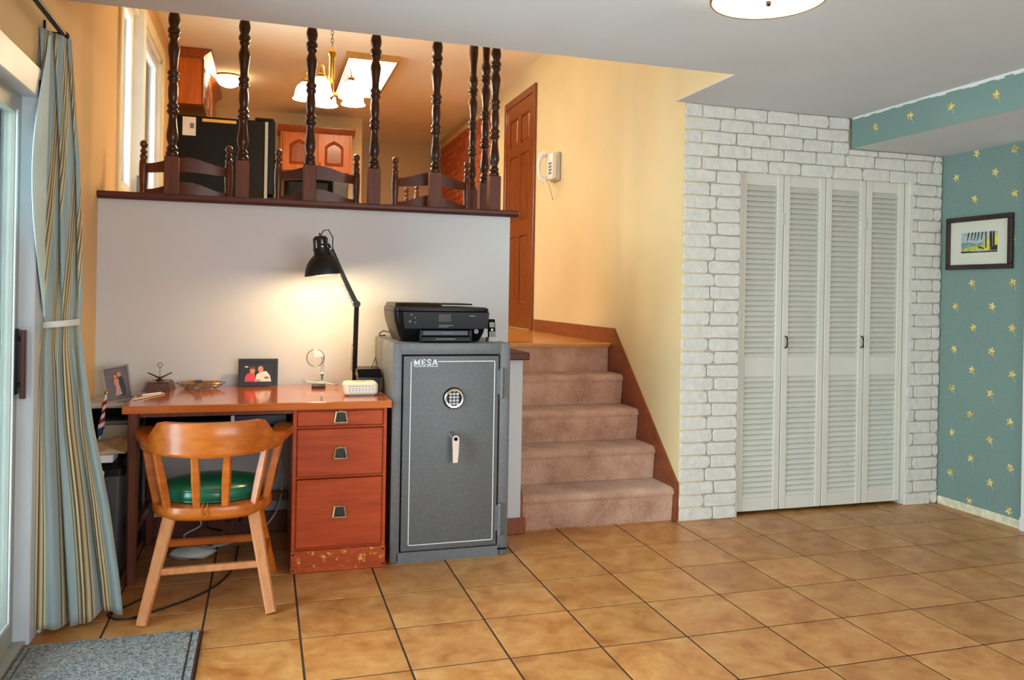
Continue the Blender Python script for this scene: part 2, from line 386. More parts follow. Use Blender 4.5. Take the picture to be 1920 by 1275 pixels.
ORG = {}
def link(o, parent):
    C.objects.link(o)
    if parent is not None: o.parent = parent
def build(mb, name, mat, parent=None, smooth=None, org=None, kind=None):
    if parent is not None: org = ORG[parent]
    elif org is None:
        xs = [p.x for p in mb.v]; ys = [p.y for p in mb.v]; zs = [p.z for p in mb.v]
        org = Vector(((min(xs) + max(xs)) / 2, (min(ys) + max(ys)) / 2, min(zs)))
    org = Vector(org)
    me = bpy.data.meshes.new(name)
    me.from_pydata([tuple(p - org) for p in mb.v], [], mb.f)
    bm = bmesh.new(); bm.from_mesh(me); bmesh.ops.recalc_face_normals(bm, faces=bm.faces); bm.to_mesh(me); bm.free()
    if smooth is not None:
        me.polygons.foreach_set('use_smooth', [True] * len(me.polygons))
        me.set_sharp_from_angle(angle=math.radians(smooth))
    me.materials.append(MT[mat] if isinstance(mat, str) else mat)
    o = bpy.data.objects.new(name, me); link(o, parent)
    if parent is None: o.location = org
    ORG[o] = org
    if kind: o['kind'] = kind
    return o
def tag(o, label, cat, group=None, kind=None):
    o['label'] = label
    if cat: o['category'] = cat
    if group: o['group'] = group
    if kind: o['kind'] = kind
    return o
def thing(name, label, cat, loc, group=None, kind=None):
    o = bpy.data.objects.new(name, None); C.objects.link(o); o.location = loc; o.empty_display_size = 0.1
    ORG[o] = Vector(loc)
    return tag(o, label, cat, group, kind)
def copy_part(src, parent, loc=None):
    c = src.copy(); C.objects.link(c); c.parent = parent
    if loc is not None: c.location = loc
    ORG[c] = ORG[src]
    for ch in [x for x in bpy.data.objects if x.parent == src]: copy_part(ch, c)
    return c
def kids(o): return [x for x in list(C.objects) if x.parent == o]
def copy_thing(src, loc, label, rz=0.0):
    c = src.copy(); C.objects.link(c); c.location = loc; c.rotation_euler = (0, 0, rz); c['label'] = label
    for k in kids(src): copy_part(k, c)
    return c
def B(*a, **k): return MB().box(*a, **k)
def arc(cx, cy, r, a0, a1, n): return [(cx + r * cos(math.radians(a0 + (a1 - a0) * i / n)), cy + r * sin(math.radians(a0 + (a1 - a0) * i / n))) for i in range(n + 1)]

XL, XR, XS = -0.60, 4.31, 2.47         # left wall, right wall, stair side wall
YB, YH = 0.335, 0.70                   # brick wall, half wall
ZC, ZU, ZL = 2.385, 3.345, 0.956       # lower ceiling, upper ceiling, upper floor level
T = 0.35

# ------------------------------------------------------------------ structure: floors
floor = build(B(XL - 0.1, XR + 0.1, -6.2, 1.5, -0.10, -0.0018), 'floor', 'grout', org=(0, 0, 0))
tag(floor, 'square terracotta coloured ceramic tile floor with dark grout', None, kind='structure')
tb = B(0.0042, T - 0.0042, 0.0042, T - 0.0042, -0.012, 0.0, bev=0.0012)
t0 = None
for i in range(-2, 13):
    for j in range(-13, 2):
        x0, y0 = i * T, j * T
        xa, xb = max(x0, XL), min(x0 + T, XR); ya, yb = y0, y0 + T
        if xb - xa < 0.06: continue
        if xb - xa > T - 0.001:
            if t0 is None:
                t0 = build(tb, 'tile', 'tile', floor); t0.location = (x0, y0, 0)
            else:
                c = t0.copy(); C.objects.link(c); c.location = (x0, y0, 0)
        else:
            build(B(xa + 0.0042, xb - 0.0042, ya + 0.0042, yb - 0.0042, -0.012, 0, bev=0.0012), 'tile', 'tile', floor)

# upper level floor
uf = build(B(XL, XS, 1.40, 8.2, ZL - 0.2, ZL - 0.012).box(XL, 1.50, YH + 0.10, 1.40, ZL - 0.2, ZL - 0.012), 'floor_upper', 'plank', org=(0, 0, 0))
tag(uf, 'golden oak plank floor of the raised upper level', None, kind='structure')
pk = 0.092
for i in range(10):
    xa = 1.553 + i * pk; xb = min(xa + pk, XS)
    build(B(xa + 0.0006, xb - 0.0006, 1.262, 4.2, ZL - 0.012, ZL, bev=0.0012), 'plank', 'plank', uf)
build(B(XL, 1.55, YH + 0.1, 8.1, ZL - 0.012, ZL).box(1.55, XS, 4.2, 8.1, ZL - 0.012, ZL), 'floor_covering', 'plank', uf)

# ------------------------------------------------------------------ structure: ceilings
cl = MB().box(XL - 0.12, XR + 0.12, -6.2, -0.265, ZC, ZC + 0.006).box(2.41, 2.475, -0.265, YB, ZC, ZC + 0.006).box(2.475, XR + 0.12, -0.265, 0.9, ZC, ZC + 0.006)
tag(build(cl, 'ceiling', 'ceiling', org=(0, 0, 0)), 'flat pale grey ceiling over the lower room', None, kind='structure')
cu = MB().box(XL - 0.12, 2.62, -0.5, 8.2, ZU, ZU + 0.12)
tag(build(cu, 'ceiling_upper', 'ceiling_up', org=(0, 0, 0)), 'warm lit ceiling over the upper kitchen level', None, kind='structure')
# riser wall standing on the edge of the lower ceiling
rw = MB().box(XL - 0.12, 2.62, -0.40, -0.267, ZC + 0.006, ZU)
tag(build(rw, 'wall_header', 'yellow_wall', org=(0, 0, 0)), 'short upright wall above the ceiling edge', None, kind='structure')
so = build(B(3.604, XR, -6.1, YB - 0.012, 2.20, ZC), 'ceiling_soffit', 'ceiling', org=(0, 0, 0))
tag(so, 'boxed ceiling soffit above the papered wall', None, kind='structure')
build(B(3.60, 3.604, -6.1, YB - 0.012, 2.2, ZC - 0.004), 'paper_face', 'wallpaper_soffit', so)
sb = MB()
for k in range(60):   # ragged white paint line along the top edge of the soffit
    ya = YB - 0.02 - k * 0.05
    sb.box(3.5975, 3.6005, ya - 0.05, ya, ZC - 0.004 - R_.uniform(0.006, 0.016), ZC)
build(sb, 'paint_edge', 'white_trim', so)

# ------------------------------------------------------------------ structure: walls
wl = MB()
D0, D1, DZ = -2.45, -0.46, 2.0                # sliding door opening (y range, height)
W0, W1, WZ0, WZ1 = 1.27, 3.12, 1.84, 3.06     # upper window opening
xa, xb = XL - 0.14, XL
wl.box(xa, xb, -6.2, D0, 0, ZU).box(xa, xb, D0, D1, DZ, ZU).box(xa, xb, D1, W0, 0, ZU)
wl.box(xa, xb, W0, W1, 0, WZ0).box(xa, xb, W0, W1, WZ1, ZU).box(xa, xb, W1, 8.2, 0, ZU)
tag(build(wl, 'wall_left', 'yellow_wall_warm_lit', org=(0, 0, 0)), 'yellow wall toned tan for its warm light, with the glass sliding door', None, kind='structure')
tag(build(B(XS, XS + 0.15, YB + 0.005, 8.2, 0, ZU).box(2.412, 2.62, -0.265, YB + 0.02, ZC + 0.006, ZU), 'wall_stair', 'yellow_wall', org=(0, 0, 0)), 'pale yellow wall rising beside the carpeted stairs', None, kind='structure')
wr = build(B(XR, XR + 0.12, -6.2, 0.9, 0, ZC + 0.1), 'wall_right', 'wallpaper', org=(0, 0, 0))
tag(wr, 'teal wallpapered wall scattered with small yellow flowers', None, kind='structure')
wb = MB().box(XL - 0.1, 0.4, -6.2, -6.08, 0, ZC).box(4.0, XR + 0.1, -6.2, -6.08, 0, ZC).box(0.4, 4.0, -6.2, -6.08, 0, 0.7).box(0.4, 4.0, -6.2, -6.08, 2.2, ZC)
tag(build(wb, 'wall_back', 'grey_wall', org=(0, 0, 0)), 'plain wall behind the viewer with an added opening for the fill light', None, kind='structure')
tag(build(B(XL, 1.30, 6.05, 6.15, 0, ZU).box(1.22, 1.30, 6.15, 7.5, ZL, ZU).box(1.30, XS, 7.4, 7.5, 0, ZU), 'wall_kitchen', 'yellow_wall', org=(0, 0, 0)), 'warm yellow end wall of the upper kitchen', None, kind='structure')

# half wall below the turned railing, with its return along the stairs
hw = MB().box(XL, 1.553, YH, YH + 0.10, 0, 1.722).box(1.453, 1.553, YH + 0.1, 1.55, 0, 1.722)
tag(build(hw, 'wall_half', 'grey_wall', org=(0, 0, 0)), 'cool grey half wall behind the desk and safe', None, kind='structure')
tag(build(B(XL + 0.01, 1.40, YH - 0.018, YH, 0, 0.11, bev=0.004), 'baseboard_half', 'desk_leg', org=(0, 0, 0)), 'dark wooden baseboard of the half wall', None, kind='structure')
sw = build(B(1.36, 1.532, 0.35, YH, 0, 0.928), 'wall_stub', 'grey_wall', org=(0, 0, 0))
tag(sw, 'narrow white stub wall at the foot of the stairs', None, kind='structure')
build(B(1.34, 1.562, 0.318, YH, 0.928, 0.968, bev=0.006, seg=2), 'cap', 'rail_wood', sw)
build(B(1.36, 1.556, 0.325, 0.35, 0, 0.085, bev=0.004), 'base_trim', 'stringer', sw)

# ------------------------------------------------------------------ brick wall around the closet
OX0, OX1, OZ1 = 2.845, 4.052, 2.035
bw = MB()
y0, y1 = YB + 0.006, 0.46
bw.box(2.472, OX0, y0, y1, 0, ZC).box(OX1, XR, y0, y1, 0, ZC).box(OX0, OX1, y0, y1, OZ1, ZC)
bwall = build(bw, 'wall_closet', 'mortar_shaded_dirty', org=(0, 0, 0))
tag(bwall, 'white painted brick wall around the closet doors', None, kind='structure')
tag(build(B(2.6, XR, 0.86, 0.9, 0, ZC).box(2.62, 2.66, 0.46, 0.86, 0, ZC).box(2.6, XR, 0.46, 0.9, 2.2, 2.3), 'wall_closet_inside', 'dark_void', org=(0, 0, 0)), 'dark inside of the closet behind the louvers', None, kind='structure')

def brick_mesh(x0, x1, z0, z1, yf, depth, rnd, mat, parent, axis='y'):
    """rounded, slightly uneven brick: an outline of 12 points with a domed face"""
    L, H = x1 - x0, z1 - z0
    cxl = [R_.uniform(0.3, 1.0) * rnd for _ in range(4)]
    def ol(ins):
        pts = []
        cs = [(x0 + ins, z0 + ins, 180, cxl[0]), (x1 - ins, z0 + ins, 270, cxl[1]), (x1 - ins, z1 - ins, 0, cxl[2]), (x0 + ins, z1 - ins, 90, cxl[3])]
        for (px, pz, a, rr) in cs:
            rr = min(rr, L * 0.4, H * 0.45)
            ox = px + (rr if a in (180, 90) else -rr); oz = pz + (rr if a in (180, 270) else -rr)
            for k in range(3):
                t = math.radians(a + 45 * k); pts.append((ox + rr * cos(t), oz + rr * sin(t)))
        return pts
    jit = [(R_.uniform(-.0034, .0034), R_.uniform(-.0026, .0026)) for _ in range(12)]
    tilt = R_.uniform(-0.0025, 0.0025)
    rs = []
    for ins, y in ((0, yf + depth), (0, yf + 0.0025), (0.0025, yf)):
        rg = []
        for (px, pz), (jx, jz) in zip(ol(ins), jit):
            yy = y + tilt * (px - x0) / L
            rg.append((px + jx, yy, pz + jz) if axis == 'y' else (yy, px + jx, pz + jz))
        rs.append(rg)
    return build(MB().rings(rs), 'brick', mat, parent, smooth=24)

CH = ZC / 32
for k in range(32):
    z0 = k * CH + 0.0028; z1 = (k + 1) * CH - 0.0034
    spans = []
    zm = (z0 + z1) / 2
    if zm > OZ1:
        x = 2.472; first = True
        xe = 3.592 if zm > 2.195 else XR - 0.004
        while x < xe - 0.02:
            L = 0.218 + R_.uniform(-0.012, 0.012)
            if first and k % 2: L = 0.11
            first = False
            x2 = min(x + L, xe)
            if xe - x2 < 0.05: x2 = xe
            spans.append((x, x2)); x = x2
    else:
        s = (2.472 + (0.212 if k % 2 == 0 else 0.17) + R_.uniform(-0.012, 0.012))
        if k == 14: spans = [(2.472, OX0)]
        else: spans = [(2.472, s), (s, OX0)]
        q = OX1 + (0.06 if k % 2 else 0.20) + R_.uniform(-0.012, 0.012)
        spans += [(OX1, q), (q, XR - 0.004)]
    if zm > 2.195 and z0 < 2.19:      # cut course just under the soffit
        x = 3.592
        while x < XR - 0.06:
            brick_mesh(x + 0.0022, min(x + 0.218, XR - 0.004) - 0.0036, z0, 2.196, YB - 0.005, 0.016, 0.02, 'brick_white', bwall); x += 0.218
    for a, b in spans:
        brick_mesh(a + 0.0022, b - 0.0036, z0, z1, YB - 0.005 + R_.uniform(-0.003, 0.003), 0.016, 0.024, 'brick_white', bwall)

# closet opening lining
tag(build(B(OX1 - 0.004, OX1 + 0.03, YB - 0.004, 0.47, 0, OZ1, bev=0.003).box(OX0 - 0.005, OX0 + 0.012, YB + 0.008, 0.47, 0, OZ1).box(OX0, OX1, YB + 0.008, 0.47, OZ1 - 0.012, OZ1 + 0.012), 'trim_1', 'louver', org=(0, 0, 0)),
    'off white lining of the closet opening', None, kind='structure')

# ------------------------------------------------------------------ louvered bifold doors
leafx = [2.862, 3.160, 3.458, 3.756, 4.046]
ST = 0.043; YD0, YD1 = 0.366, 0.396
sl_h = 0.038
def slat_mb(L):
    a = math.radians(51)
    m = MB().box(-L / 2, L / 2, -sl_h / 2, sl_h / 2, -0.0035, 0.0035)
    return m.xf(Matrix.Rotation(a, 4, 'X'))
slat_cache = {}
for d, (ia, lab) in enumerate(((0, 'off white louvered bifold closet door nearest the stairs'), (2, 'off white louvered bifold closet door nearest the teal wall'))):
    root = thing('door_%d' % (d + 1), lab, None, (leafx[ia + 1], YD0, 0), kind='structure')
    for e in (ia, ia + 1):
        xa, xb = leafx[e] + 0.002, leafx[e + 1] - 0.002
        z0, z1 = 0.022, 2.022
        m = MB().box(xa, xa + ST, YD0, YD1, z0, z1, bev=0.003).box(xb - ST, xb, YD0, YD1, z0, z1, bev=0.003)
        for za, zb in ((z0, 0.10), (0.816, 0.928), (1.95, z1)): m.box(xa + ST - 0.001, xb - ST + 0.001, YD0 + 0.004, YD1 - 0.004, za, zb)
        leaf = build(m, 'leaf', 'louver', root, smooth=30)
        L = xb - xa - 2 * ST
        if e not in slat_cache: slat_cache[e] = slat_mb(L)
        first = None
        for za, zb, n in ((0.10, 0.816, 23), (0.928, 1.95, 33)):
            p = (zb - za) / n
            for k in range(n):
                pos = Vector(((xa + xb) / 2, (YD0 + YD1) / 2, za + (k + 0.5) * p))
                if first is None:
                    mb = MB(); mb.v = list(slat_cache[e].v); mb.f = slat_cache[e].f
                    first = build(mb, 'slat', 'louver', leaf); 
                    # mesh is built about the origin: undo the root offset
                    for vv in first.data.vertices: vv.co += ORG[root]
                    o = first
                else:
                    o = first.copy(); C.objects.link(o)
                o.location = pos - ORG[root]
        if e in (1, 2):
            hx = xa + 0.022 if e == 1 else xb - 0.022
            hk = MB().tube([(hx, YD0, 1.055), (hx, YD0 - 0.018, 1.05), (hx, YD0 - 0.022, 1.02), (hx, YD0 - 0.018, 0.99), (hx, YD0, 0.985)], 0.0045, 8)
            build(hk, 'handle', 'dark_brass', leaf, smooth=60)
        hg = MB().box(xb - 0.004 if e % 2 == 0 else xa - 0.002, xb + 0.002 if e % 2 == 0 else xa + 0.004, YD0 - 0.003, YD0 + 0.002, 1.72, 1.79)
        build(hg, 'hinge', 'light_grey', leaf)

# right wall: baseboard and door casing at its near end
tag(build(B(XR - 0.014, XR, -0.272, YB - 0.014, 0, 0.052, bev=0.004), 'baseboard_right', 'cream_trim', org=(0, 0, 0)), 'chipped cream baseboard under the teal wallpaper', None, kind='structure')
tag(build(B(XR - 0.022, XR, -0.375, -0.272, 0.06, 2.19, bev=0.004).box(XR - 0.03, XR, -0.378, -0.272, 0, 0.075, bev=0.003), 'trim_2', 'white_trim', org=(0, 0, 0)), 'white casing at the near end of the papered wall', None, kind='structure')

# ------------------------------------------------------------------ stairs
st = thing('staircase', 'five carpeted steps climbing to the upper level', None, (2.0, 0.37, 0), kind='structure')
RIS = ZL / 5; GO = 0.235; SX0, SX1 = 1.535, 2.452
for k in range(4):
    y = 0.368 + k * GO; z = (k + 1) * RIS
    r = 0.026
    prof = [(y + 0.012, z - RIS if k else 0.0), (y, z - RIS * 0.5), (y - 0.002, z - 0.055)]
    prof += [(y - 0.012 + r - r * 1.15 * sin(math.radians(a)), z - r + r * -cos(math.radians(a))) for a in (30, 60, 90, 120, 150)]
    prof += [(y + 0.03, z), (y + GO + 0.03, z - 0.002), (y + GO + 0.03, z - RIS if k else 0.0)]
    nx = 12; rings = []
    for i in range(nx + 1):
        x = SX0 + (SX1 - SX0) * i / nx
        rings.append([(x + (0.0), py + R_.uniform(-.0022, .0022), pz + (R_.uniform(-.0018, .0018) if 2 <= q <= 7 else 0)) for q, (py, pz) in enumerate(prof)])
    if k == 0:
        rings[0] = [(x + 0.0, py, pz) for (x, py, pz) in rings[0]]
    build(MB().rings(rings), 'step', 'carpet', st, smooth=60)
y = 0.368 + 4 * GO
build(B(SX0, SX1, y, y + 0.03, 4 * RIS - 0.005, ZL - 0.03), 'riser', 'carpet', st)
build(B(1.553, XS - 0.012, y - 0.022, y + 0.02, ZL - 0.030, ZL + 0.001, bev=0.006, seg=2), 'nosing', 'plank', st)
# skirt boards
sk = MB().prism([(0.335, 0.0), (0.335, 0.222), (1.232, 1.058), (2.905, 1.058), (2.905, ZL - 0.02), (1.34, ZL - 0.02), (1.34, 0.5), (0.8, 0.0)], 'x', XS - 0.016, XS + 0.002)
tag(build(sk, 'trim_3', 'stringer', org=(0, 0, 0)), 'red brown wooden skirt board along the stair wall', None, kind='structure')
sk2 = MB().prism([(0.352, 0.0), (0.352, 0.20), (0.68, 0.5), (0.68, 0.0)], 'x', 1.532, 1.546)
tag(build(sk2, 'trim_4', 'stringer', org=(0, 0, 0)), 'wooden skirt board between the stub wall and stairs', None, kind='structure')

# ------------------------------------------------------------------ railing
rl = thing('railing', 'dark turned wooden railing standing on the half wall cap', 'railing', (0.5, YH, 1.722))
def cap_prof(x0, x1):
    return MB().prism([(YH - 0.028, 1.722), (YH - 0.044, 1.735), (YH - 0.044, 1.750), (YH - 0.036, 1.758), (YH + 0.115, 1.758), (YH + 0.125, 1.75), (YH + 0.125, 1.735), (YH + 0.11, 1.722)], 'x', x0, x1)
build(cap_prof(XL + 0.002, 1.592), 'rail_cap', 'rail_wood', rl, smooth=25)
build(B(1.425, 1.592, YH + 0.126, 1.57, 1.722, 1.758, bev=0.006), 'rail_cap', 'rail_wood', rl)
pr = [(0.028, 0.0), (0.031, 0.008), (0.031, 0.022), (0.023, 0.030), (0.0275, 0.036), (0.0275, 0.046), (0.020, 0.056), (0.0195, 0.063), (0.024, 0.075), (0.0290, 0.092), (0.0300, 0.106), (0.0280, 0.128), (0.0235, 0.160), (0.0205, 0.192), (0.0200, 0.212),
      (0.0235, 0.220), (0.0300, 0.228), (0.0300, 0.236), (0.0240, 0.244), (0.0240, 0.250), (0.0285, 0.256), (0.0285, 0.266), (0.0215, 0.276)]
pr2 = [(0.0205, 0.285), (0.0235, 0.300), (0.0250, 0.318), (0.0250, 0.330)]
half = pr + pr2
mid = 0.332
full = half + [(r, 2 * mid - z) for r, z in reversed(half)]
full = full + [(0.0225, 0.672), (0.0285, 0.690), (0.0305, 0.712), (0.0265, 0.735), (0.0205, 0.748), (0.0205, 0.775), (0.0240, 0.83), (0.0295, 0.90), (0.0300, 0.93), (0.0240, 0.955), (0.0205, 0.965), (0.0300, 0.975), (0.0300, 0.990)]
def baluster(x, y):
    bl = build(B(x - 0.034, x + 0.034, y - 0.034, y + 0.034, 1.758, 1.958, bev=0.003), 'baluster', 'post_wood', rl)
    build(B(x - 0.034, x + 0.034, y - 0.034, y + 0.034, 1.958 + 0.99, ZU - 0.002, bev=0.003), 'top_block', 'spindle', bl)
    sp = build(MB().lathe(full, (x, y, 1.958), seg=20), 'turned_shaft', 'spindle', bl, smooth=50)
    return bl
BX = [-0.266 + 0.346 * k for k in range(6)]
b0 = baluster(BX[0], 0.745)
for k in range(1, 6):
    c = copy_part(b0, rl, (BX[k] - BX[0], 0, 0))
for yy in (1.06, 1.375):
    copy_part(b0, rl, (1.49 - BX[0], yy - 0.745, 0))

# ------------------------------------------------------------------ sliding glass door
sd = thing('door_3', 'white framed sliding glass patio door', None, (XL - 0.06, -1.5, 0), kind='structure')
fr = MB()
fr.box(XL - 0.12, XL + 0.022, D1 - 0.06, D1 + 0.10, 0, DZ + 0.02, bev=0.004)
fr.box(XL - 0.12, XL + 0.022, D0 - 0.10, D0 + 0.06, 0, DZ + 0.02, bev=0.004)
fr.box(XL - 0.12, XL + 0.022, D0 - 0.1, D1 + 0.10, DZ - 0.05, DZ + 0.06, bev=0.004)
fr.box(XL + 0.022, XL + 0.032, D1 + 0.055, D1 + 0.10, 0, DZ + 0.06)
build(fr, 'outer_frame', 'vinyl_white', sd)
build(B(XL - 0.14, XL + 0.01, D0, D1, -0.01, 0.02), 'threshold', 'vinyl_grey', sd)
def sash(y0, y1, x0, nm):
    m = MB(); s = 0.07
    m.box(x0, x0 + 0.035, y0, y0 + s, 0.02, DZ - 0.04, bev=0.003).box(x0, x0 + 0.035, y1 - s, y1, 0.02, DZ - 0.04, bev=0.003)
    m.box(x0, x0 + 0.035, y0 + s, y1 - s, 0.02, 0.11).box(x0, x0 + 0.035, y0 + s, y1 - s, DZ - 0.12, DZ - 0.04)
    o = build(m, nm, 'vinyl_grey', sd)
    build(MB().box(x0 + 0.035, x0 + 0.040, y0 + s - 0.012, y0 + s, 0.10, DZ - 0.11).box(x0 + 0.035, x0 + 0.040, y1 - s, y1 - s + 0.012, 0.10, DZ - 0.11).box(x0 + 0.035, x0 + 0.040, y0 + s, y1 - s, 0.10, 0.112), 'glazing_bead', 'vinyl_white', o)
    build(B(x0 + 0.014, x0 + 0.02, y0 + s - 0.005, y1 - s + 0.005, 0.105, DZ - 0.115), 'pane', 'glass', o)
    return o
s1 = sash(-1.42, D1 - 0.055, XL - 0.065, 'sliding_panel')
sash(D0 + 0.055, -1.38, XL - 0.11, 'fixed_panel')
hy = D1 - 0.095
hd = MB().box(XL - 0.03, XL - 0.018, hy - 0.018, hy + 0.018, 0.90, 1.13, bev=0.003)
for z in (0.935, 1.095): hd.cyl((XL - 0.02, hy, z), (XL - 0.002, hy, z), 0.008)
build(hd, 'latch_plate', 'black_metal', s1, smooth=40)
build(MB().bar((XL - 0.002, hy, 0.885), (XL - 0.002, hy, 1.125), 0.016, 0.024), 'grip', 'handle_brown', s1)

# exterior seen through the glass
tag(build(B(-9, XL - 0.16, -12, 12, -0.35, -0.25), 'ground_patio', 'deck', org=(0, 0, 0)), 'pale patio outside the sliding door', None, kind='structure')
hg = MB()
for k in range(40):
    y = -10 + k * 0.55
    hg.lathe([(0.02, 0), (0.75, 0.3), (0.9, 0.9), (0.7, 1.6), (0.3, 2.1), (0.02, 2.2)], (-7.5 + R_.uniform(-.5, .5), y, -0.25), seg=10)
tag(build(hg, 'hedge_foliage', 'garden', org=(0, 0, 0), smooth=60), 'pale sunlit hedge across the patio outside', 'hedge', kind='stuff')

# ------------------------------------------------------------------ upper left window
wn = thing('window_1', 'white framed casement window beside the dining chairs', None, (XL, 2.2, WZ0), kind='structure')
cs = 0.085
fm = MB()
fm.box(XL - 0.01, XL + 0.018, W0 - cs, W0, WZ0 - cs, WZ1 + cs, bev=0.004).box(XL - 0.01, XL + 0.018, W1, W1 + cs, WZ0 - cs, WZ1 + cs, bev=0.004)
fm.box(XL - 0.01, XL + 0.018, W0, W1, WZ1, WZ1 + cs, bev=0.004).box(XL - 0.01, XL + 0.018, W0, W1, WZ0 - cs, WZ0, bev=0.004)
build(fm, 'casing', 'window_casing', wn)
fj = MB()
fj.box(XL - 0.13, XL + 0.0, W0, W0 + 0.03, WZ0, WZ1).box(XL - 0.13, XL, W1 - 0.03, W1, WZ0, WZ1).box(XL - 0.13, XL, W0, W1, WZ0, WZ0 + 0.03).box(XL - 0.13, XL, W0, W1, WZ1 - 0.03, WZ1)
fj.box(XL - 0.12, XL + 0.035, 1.93, 2.02, WZ0, WZ1, bev=0.003)
build(fj, 'window_frame', 'white_trim', wn)
for (a, b) in ((W0 + 0.03, 1.93), (2.02, W1 - 0.03)):
    m = MB(); s = 0.05; x0 = XL - 0.075
    m.box(x0, x0 + 0.045, a, a + s, WZ0 + 0.03, WZ1 - 0.03, bev=0.003).box(x0, x0 + 0.045, b - s, b, WZ0 + 0.03, WZ1 - 0.03, bev=0.003)
    m.box(x0, x0 + 0.045, a + s, b - s, WZ0 + 0.03, WZ0 + 0.03 + s).box(x0, x0 + 0.045, a + s, b - s, WZ1 - 0.03 - s, WZ1 - 0.03)
    o = build(m, 'sash', 'white_trim', wn)
    build(B(x0 + 0.02, x0 + 0.026, a + s - 0.004, b - s + 0.004, WZ0 + 0.07, WZ1 - 0.07), 'pane', 'glass', o)
lk = MB().box(XL + 0.004, XL + 0.030, 1.922, 1.932, 1.88, 2.0, bev=0.002)
lk.bar((XL + 0.017, 1.915, 1.90), (XL + 0.017, 1.905, 1.975), 0.010, 0.010)
build(lk, 'latch', 'grey_plastic', wn)

# ------------------------------------------------------------------ six panel wooden door on the stair wall
dr = thing('door_4', 'brown six panel wooden door at the top of the stairs', None, (XS, 3.45, ZL), kind='structure')
DA, DB = 3.03, 3.83; DT = 3.07
m = MB().box(XS - 0.022, XS + 0.002, DA - 0.07, DA, ZL, DT + 0.07, bev=0.004).box(XS - 0.022, XS + 0.002, DB, DB + 0.07, ZL, DT + 0.07, bev=0.004).box(XS - 0.022, XS + 0.002, DA, DB, DT, DT + 0.07, bev=0.004)
build(m, 'casing', 'door_wood', dr)
lf = MB(); stw = 0.105; xf_ = XS - 0.012
z_s = [ZL + 0.012, ZL + 0.22, ZL + 0.86, ZL + 1.00, ZL + 1.62, ZL + 1.72, ZL + 1.98, DT - 0.005]
ym = (DA + DB) / 2
lf.box(xf_, XS + 0.02, DA + 0.004, DA + stw, z_s[0], z_s[-1]).box(xf_, XS + 0.02, DB - stw, DB - 0.004, z_s[0], z_s[-1]).box(xf_, XS + 0.02, ym - 0.05, ym + 0.05, z_s[0], z_s[-1])
for a, b in ((z_s[0], z_s[1]), (z_s[2], z_s[3]), (z_s[4], z_s[5]), (z_s[6], z_s[7])):
    lf.box(xf_, XS + 0.02, DA + stw, ym - 0.05, a, b).box(xf_, XS + 0.02, ym + 0.05, DB - stw, a, b)
lfo = build(lf, 'leaf', 'door_wood', dr)
for a, b in ((z_s[1], z_s[2]), (z_s[3], z_s[4]), (z_s[5], z_s[6])):
    for ya, yb in ((DA + stw, ym - 0.05), (ym + 0.05, DB - stw)):
        i = 0.03
        mb = MB().rings([[(xf_ + 0.010, y_, z_) for y_, z_ in ((ya, a), (yb, a), (yb, b), (ya, b))], [(xf_ + 0.012, y_, z_) for y_, z_ in ((ya + 0.008, a + 0.008), (yb - 0.008, a + 0.008), (yb - 0.008, b - 0.008), (ya + 0.008, b - 0.008))],
                         [(xf_ + 0.001, y_, z_) for y_, z_ in ((ya + i, a + i), (yb - i, a + i), (yb - i, b - i), (ya + i, b - i))]], cap0=False)
        build(mb, 'panel', 'door_wood', lfo)
for z in (ZL + 0.25, ZL + 1.0, ZL + 1.85):
    build(B(xf_ - 0.006, xf_ + 0.002, DA - 0.008, DA + 0.012, z - 0.045, z + 0.045), 'hinge', 'dark_brass', lfo)

# ------------------------------------------------------------------ red brick accent wall far back
ab = build(B(XS - 0.020, XS, 4.35, 7.38, ZL, 3.19), 'wall_accent', 'mortar_red', org=(0, 0, 0))
tag(ab, 'red brick facing on the far kitchen wall', None, kind='structure')
ch = 0.076; nb = 0
for k in range(16):
    z0 = 3.19 - (k + 1) * ch
    y = 4.35 - (0.105 if k % 2 else 0)
    while y < 7.36:
        ya, yb = max(y, 4.35), min(y + 0.21, 7.38)
        if yb - ya > 0.03:
            build(B(XS - 0.03 + R_.uniform(-.003, .003), XS - 0.018, ya + 0.006, yb - 0.006, z0 + 0.006, z0 + ch - 0.006), 'brick', 'brick_red', ab); nb += 1
        y += 0.21
build(B(XS - 0.05, XS, 4.33, 7.38, 3.19, 3.23), 'top_ledge', 'yellow_wall', ab)


# ================================================================== THINGS
# ------------------------------------------------------------------ desk
ZD = 0.777
dk = thing('desk', 'reddish brown wooden desk with three drawers below the half wall', 'desk', (0.2, 0.3, 0))
build(B(-0.365, 0.776, -0.03, 0.675, ZD - 0.034, ZD, bev=0.004, seg=2), 'desktop', 'desk_top', dk)
pd = MB().box(0.336, 0.352, 0.004, 0.65, 0.0, ZD - 0.034).box(0.742, 0.758, 0.004, 0.65, 0.0, ZD - 0.034).box(0.352, 0.742, 0.63, 0.65, 0.0, ZD - 0.034)
for z in (0.10, 0.424, 0.652, 0.733): pd.box(0.352, 0.742, 0.012, 0.63, z, z + 0.009)
build(pd, 'pedestal', 'desk_wood', dk)
build(B(0.334, 0.760, -0.006, 0.012, 0.0, 0.100, bev=0.003).cyl((0.55, -0.009, 0.075), (0.55, -0.005, 0.075), 0.012, seg=10), 'plinth', 'desk_worn', dk)
for bx in (0.345, 0.749):
    for bz in (0.018, 0.088):
        build(MB().lathe([(0.006, 0), (0.005, 0.002), (0.001, 0.003)], (bx, -0.006, bz), (0, -1, 0), 8), 'screw', 'dark_brass', dk)
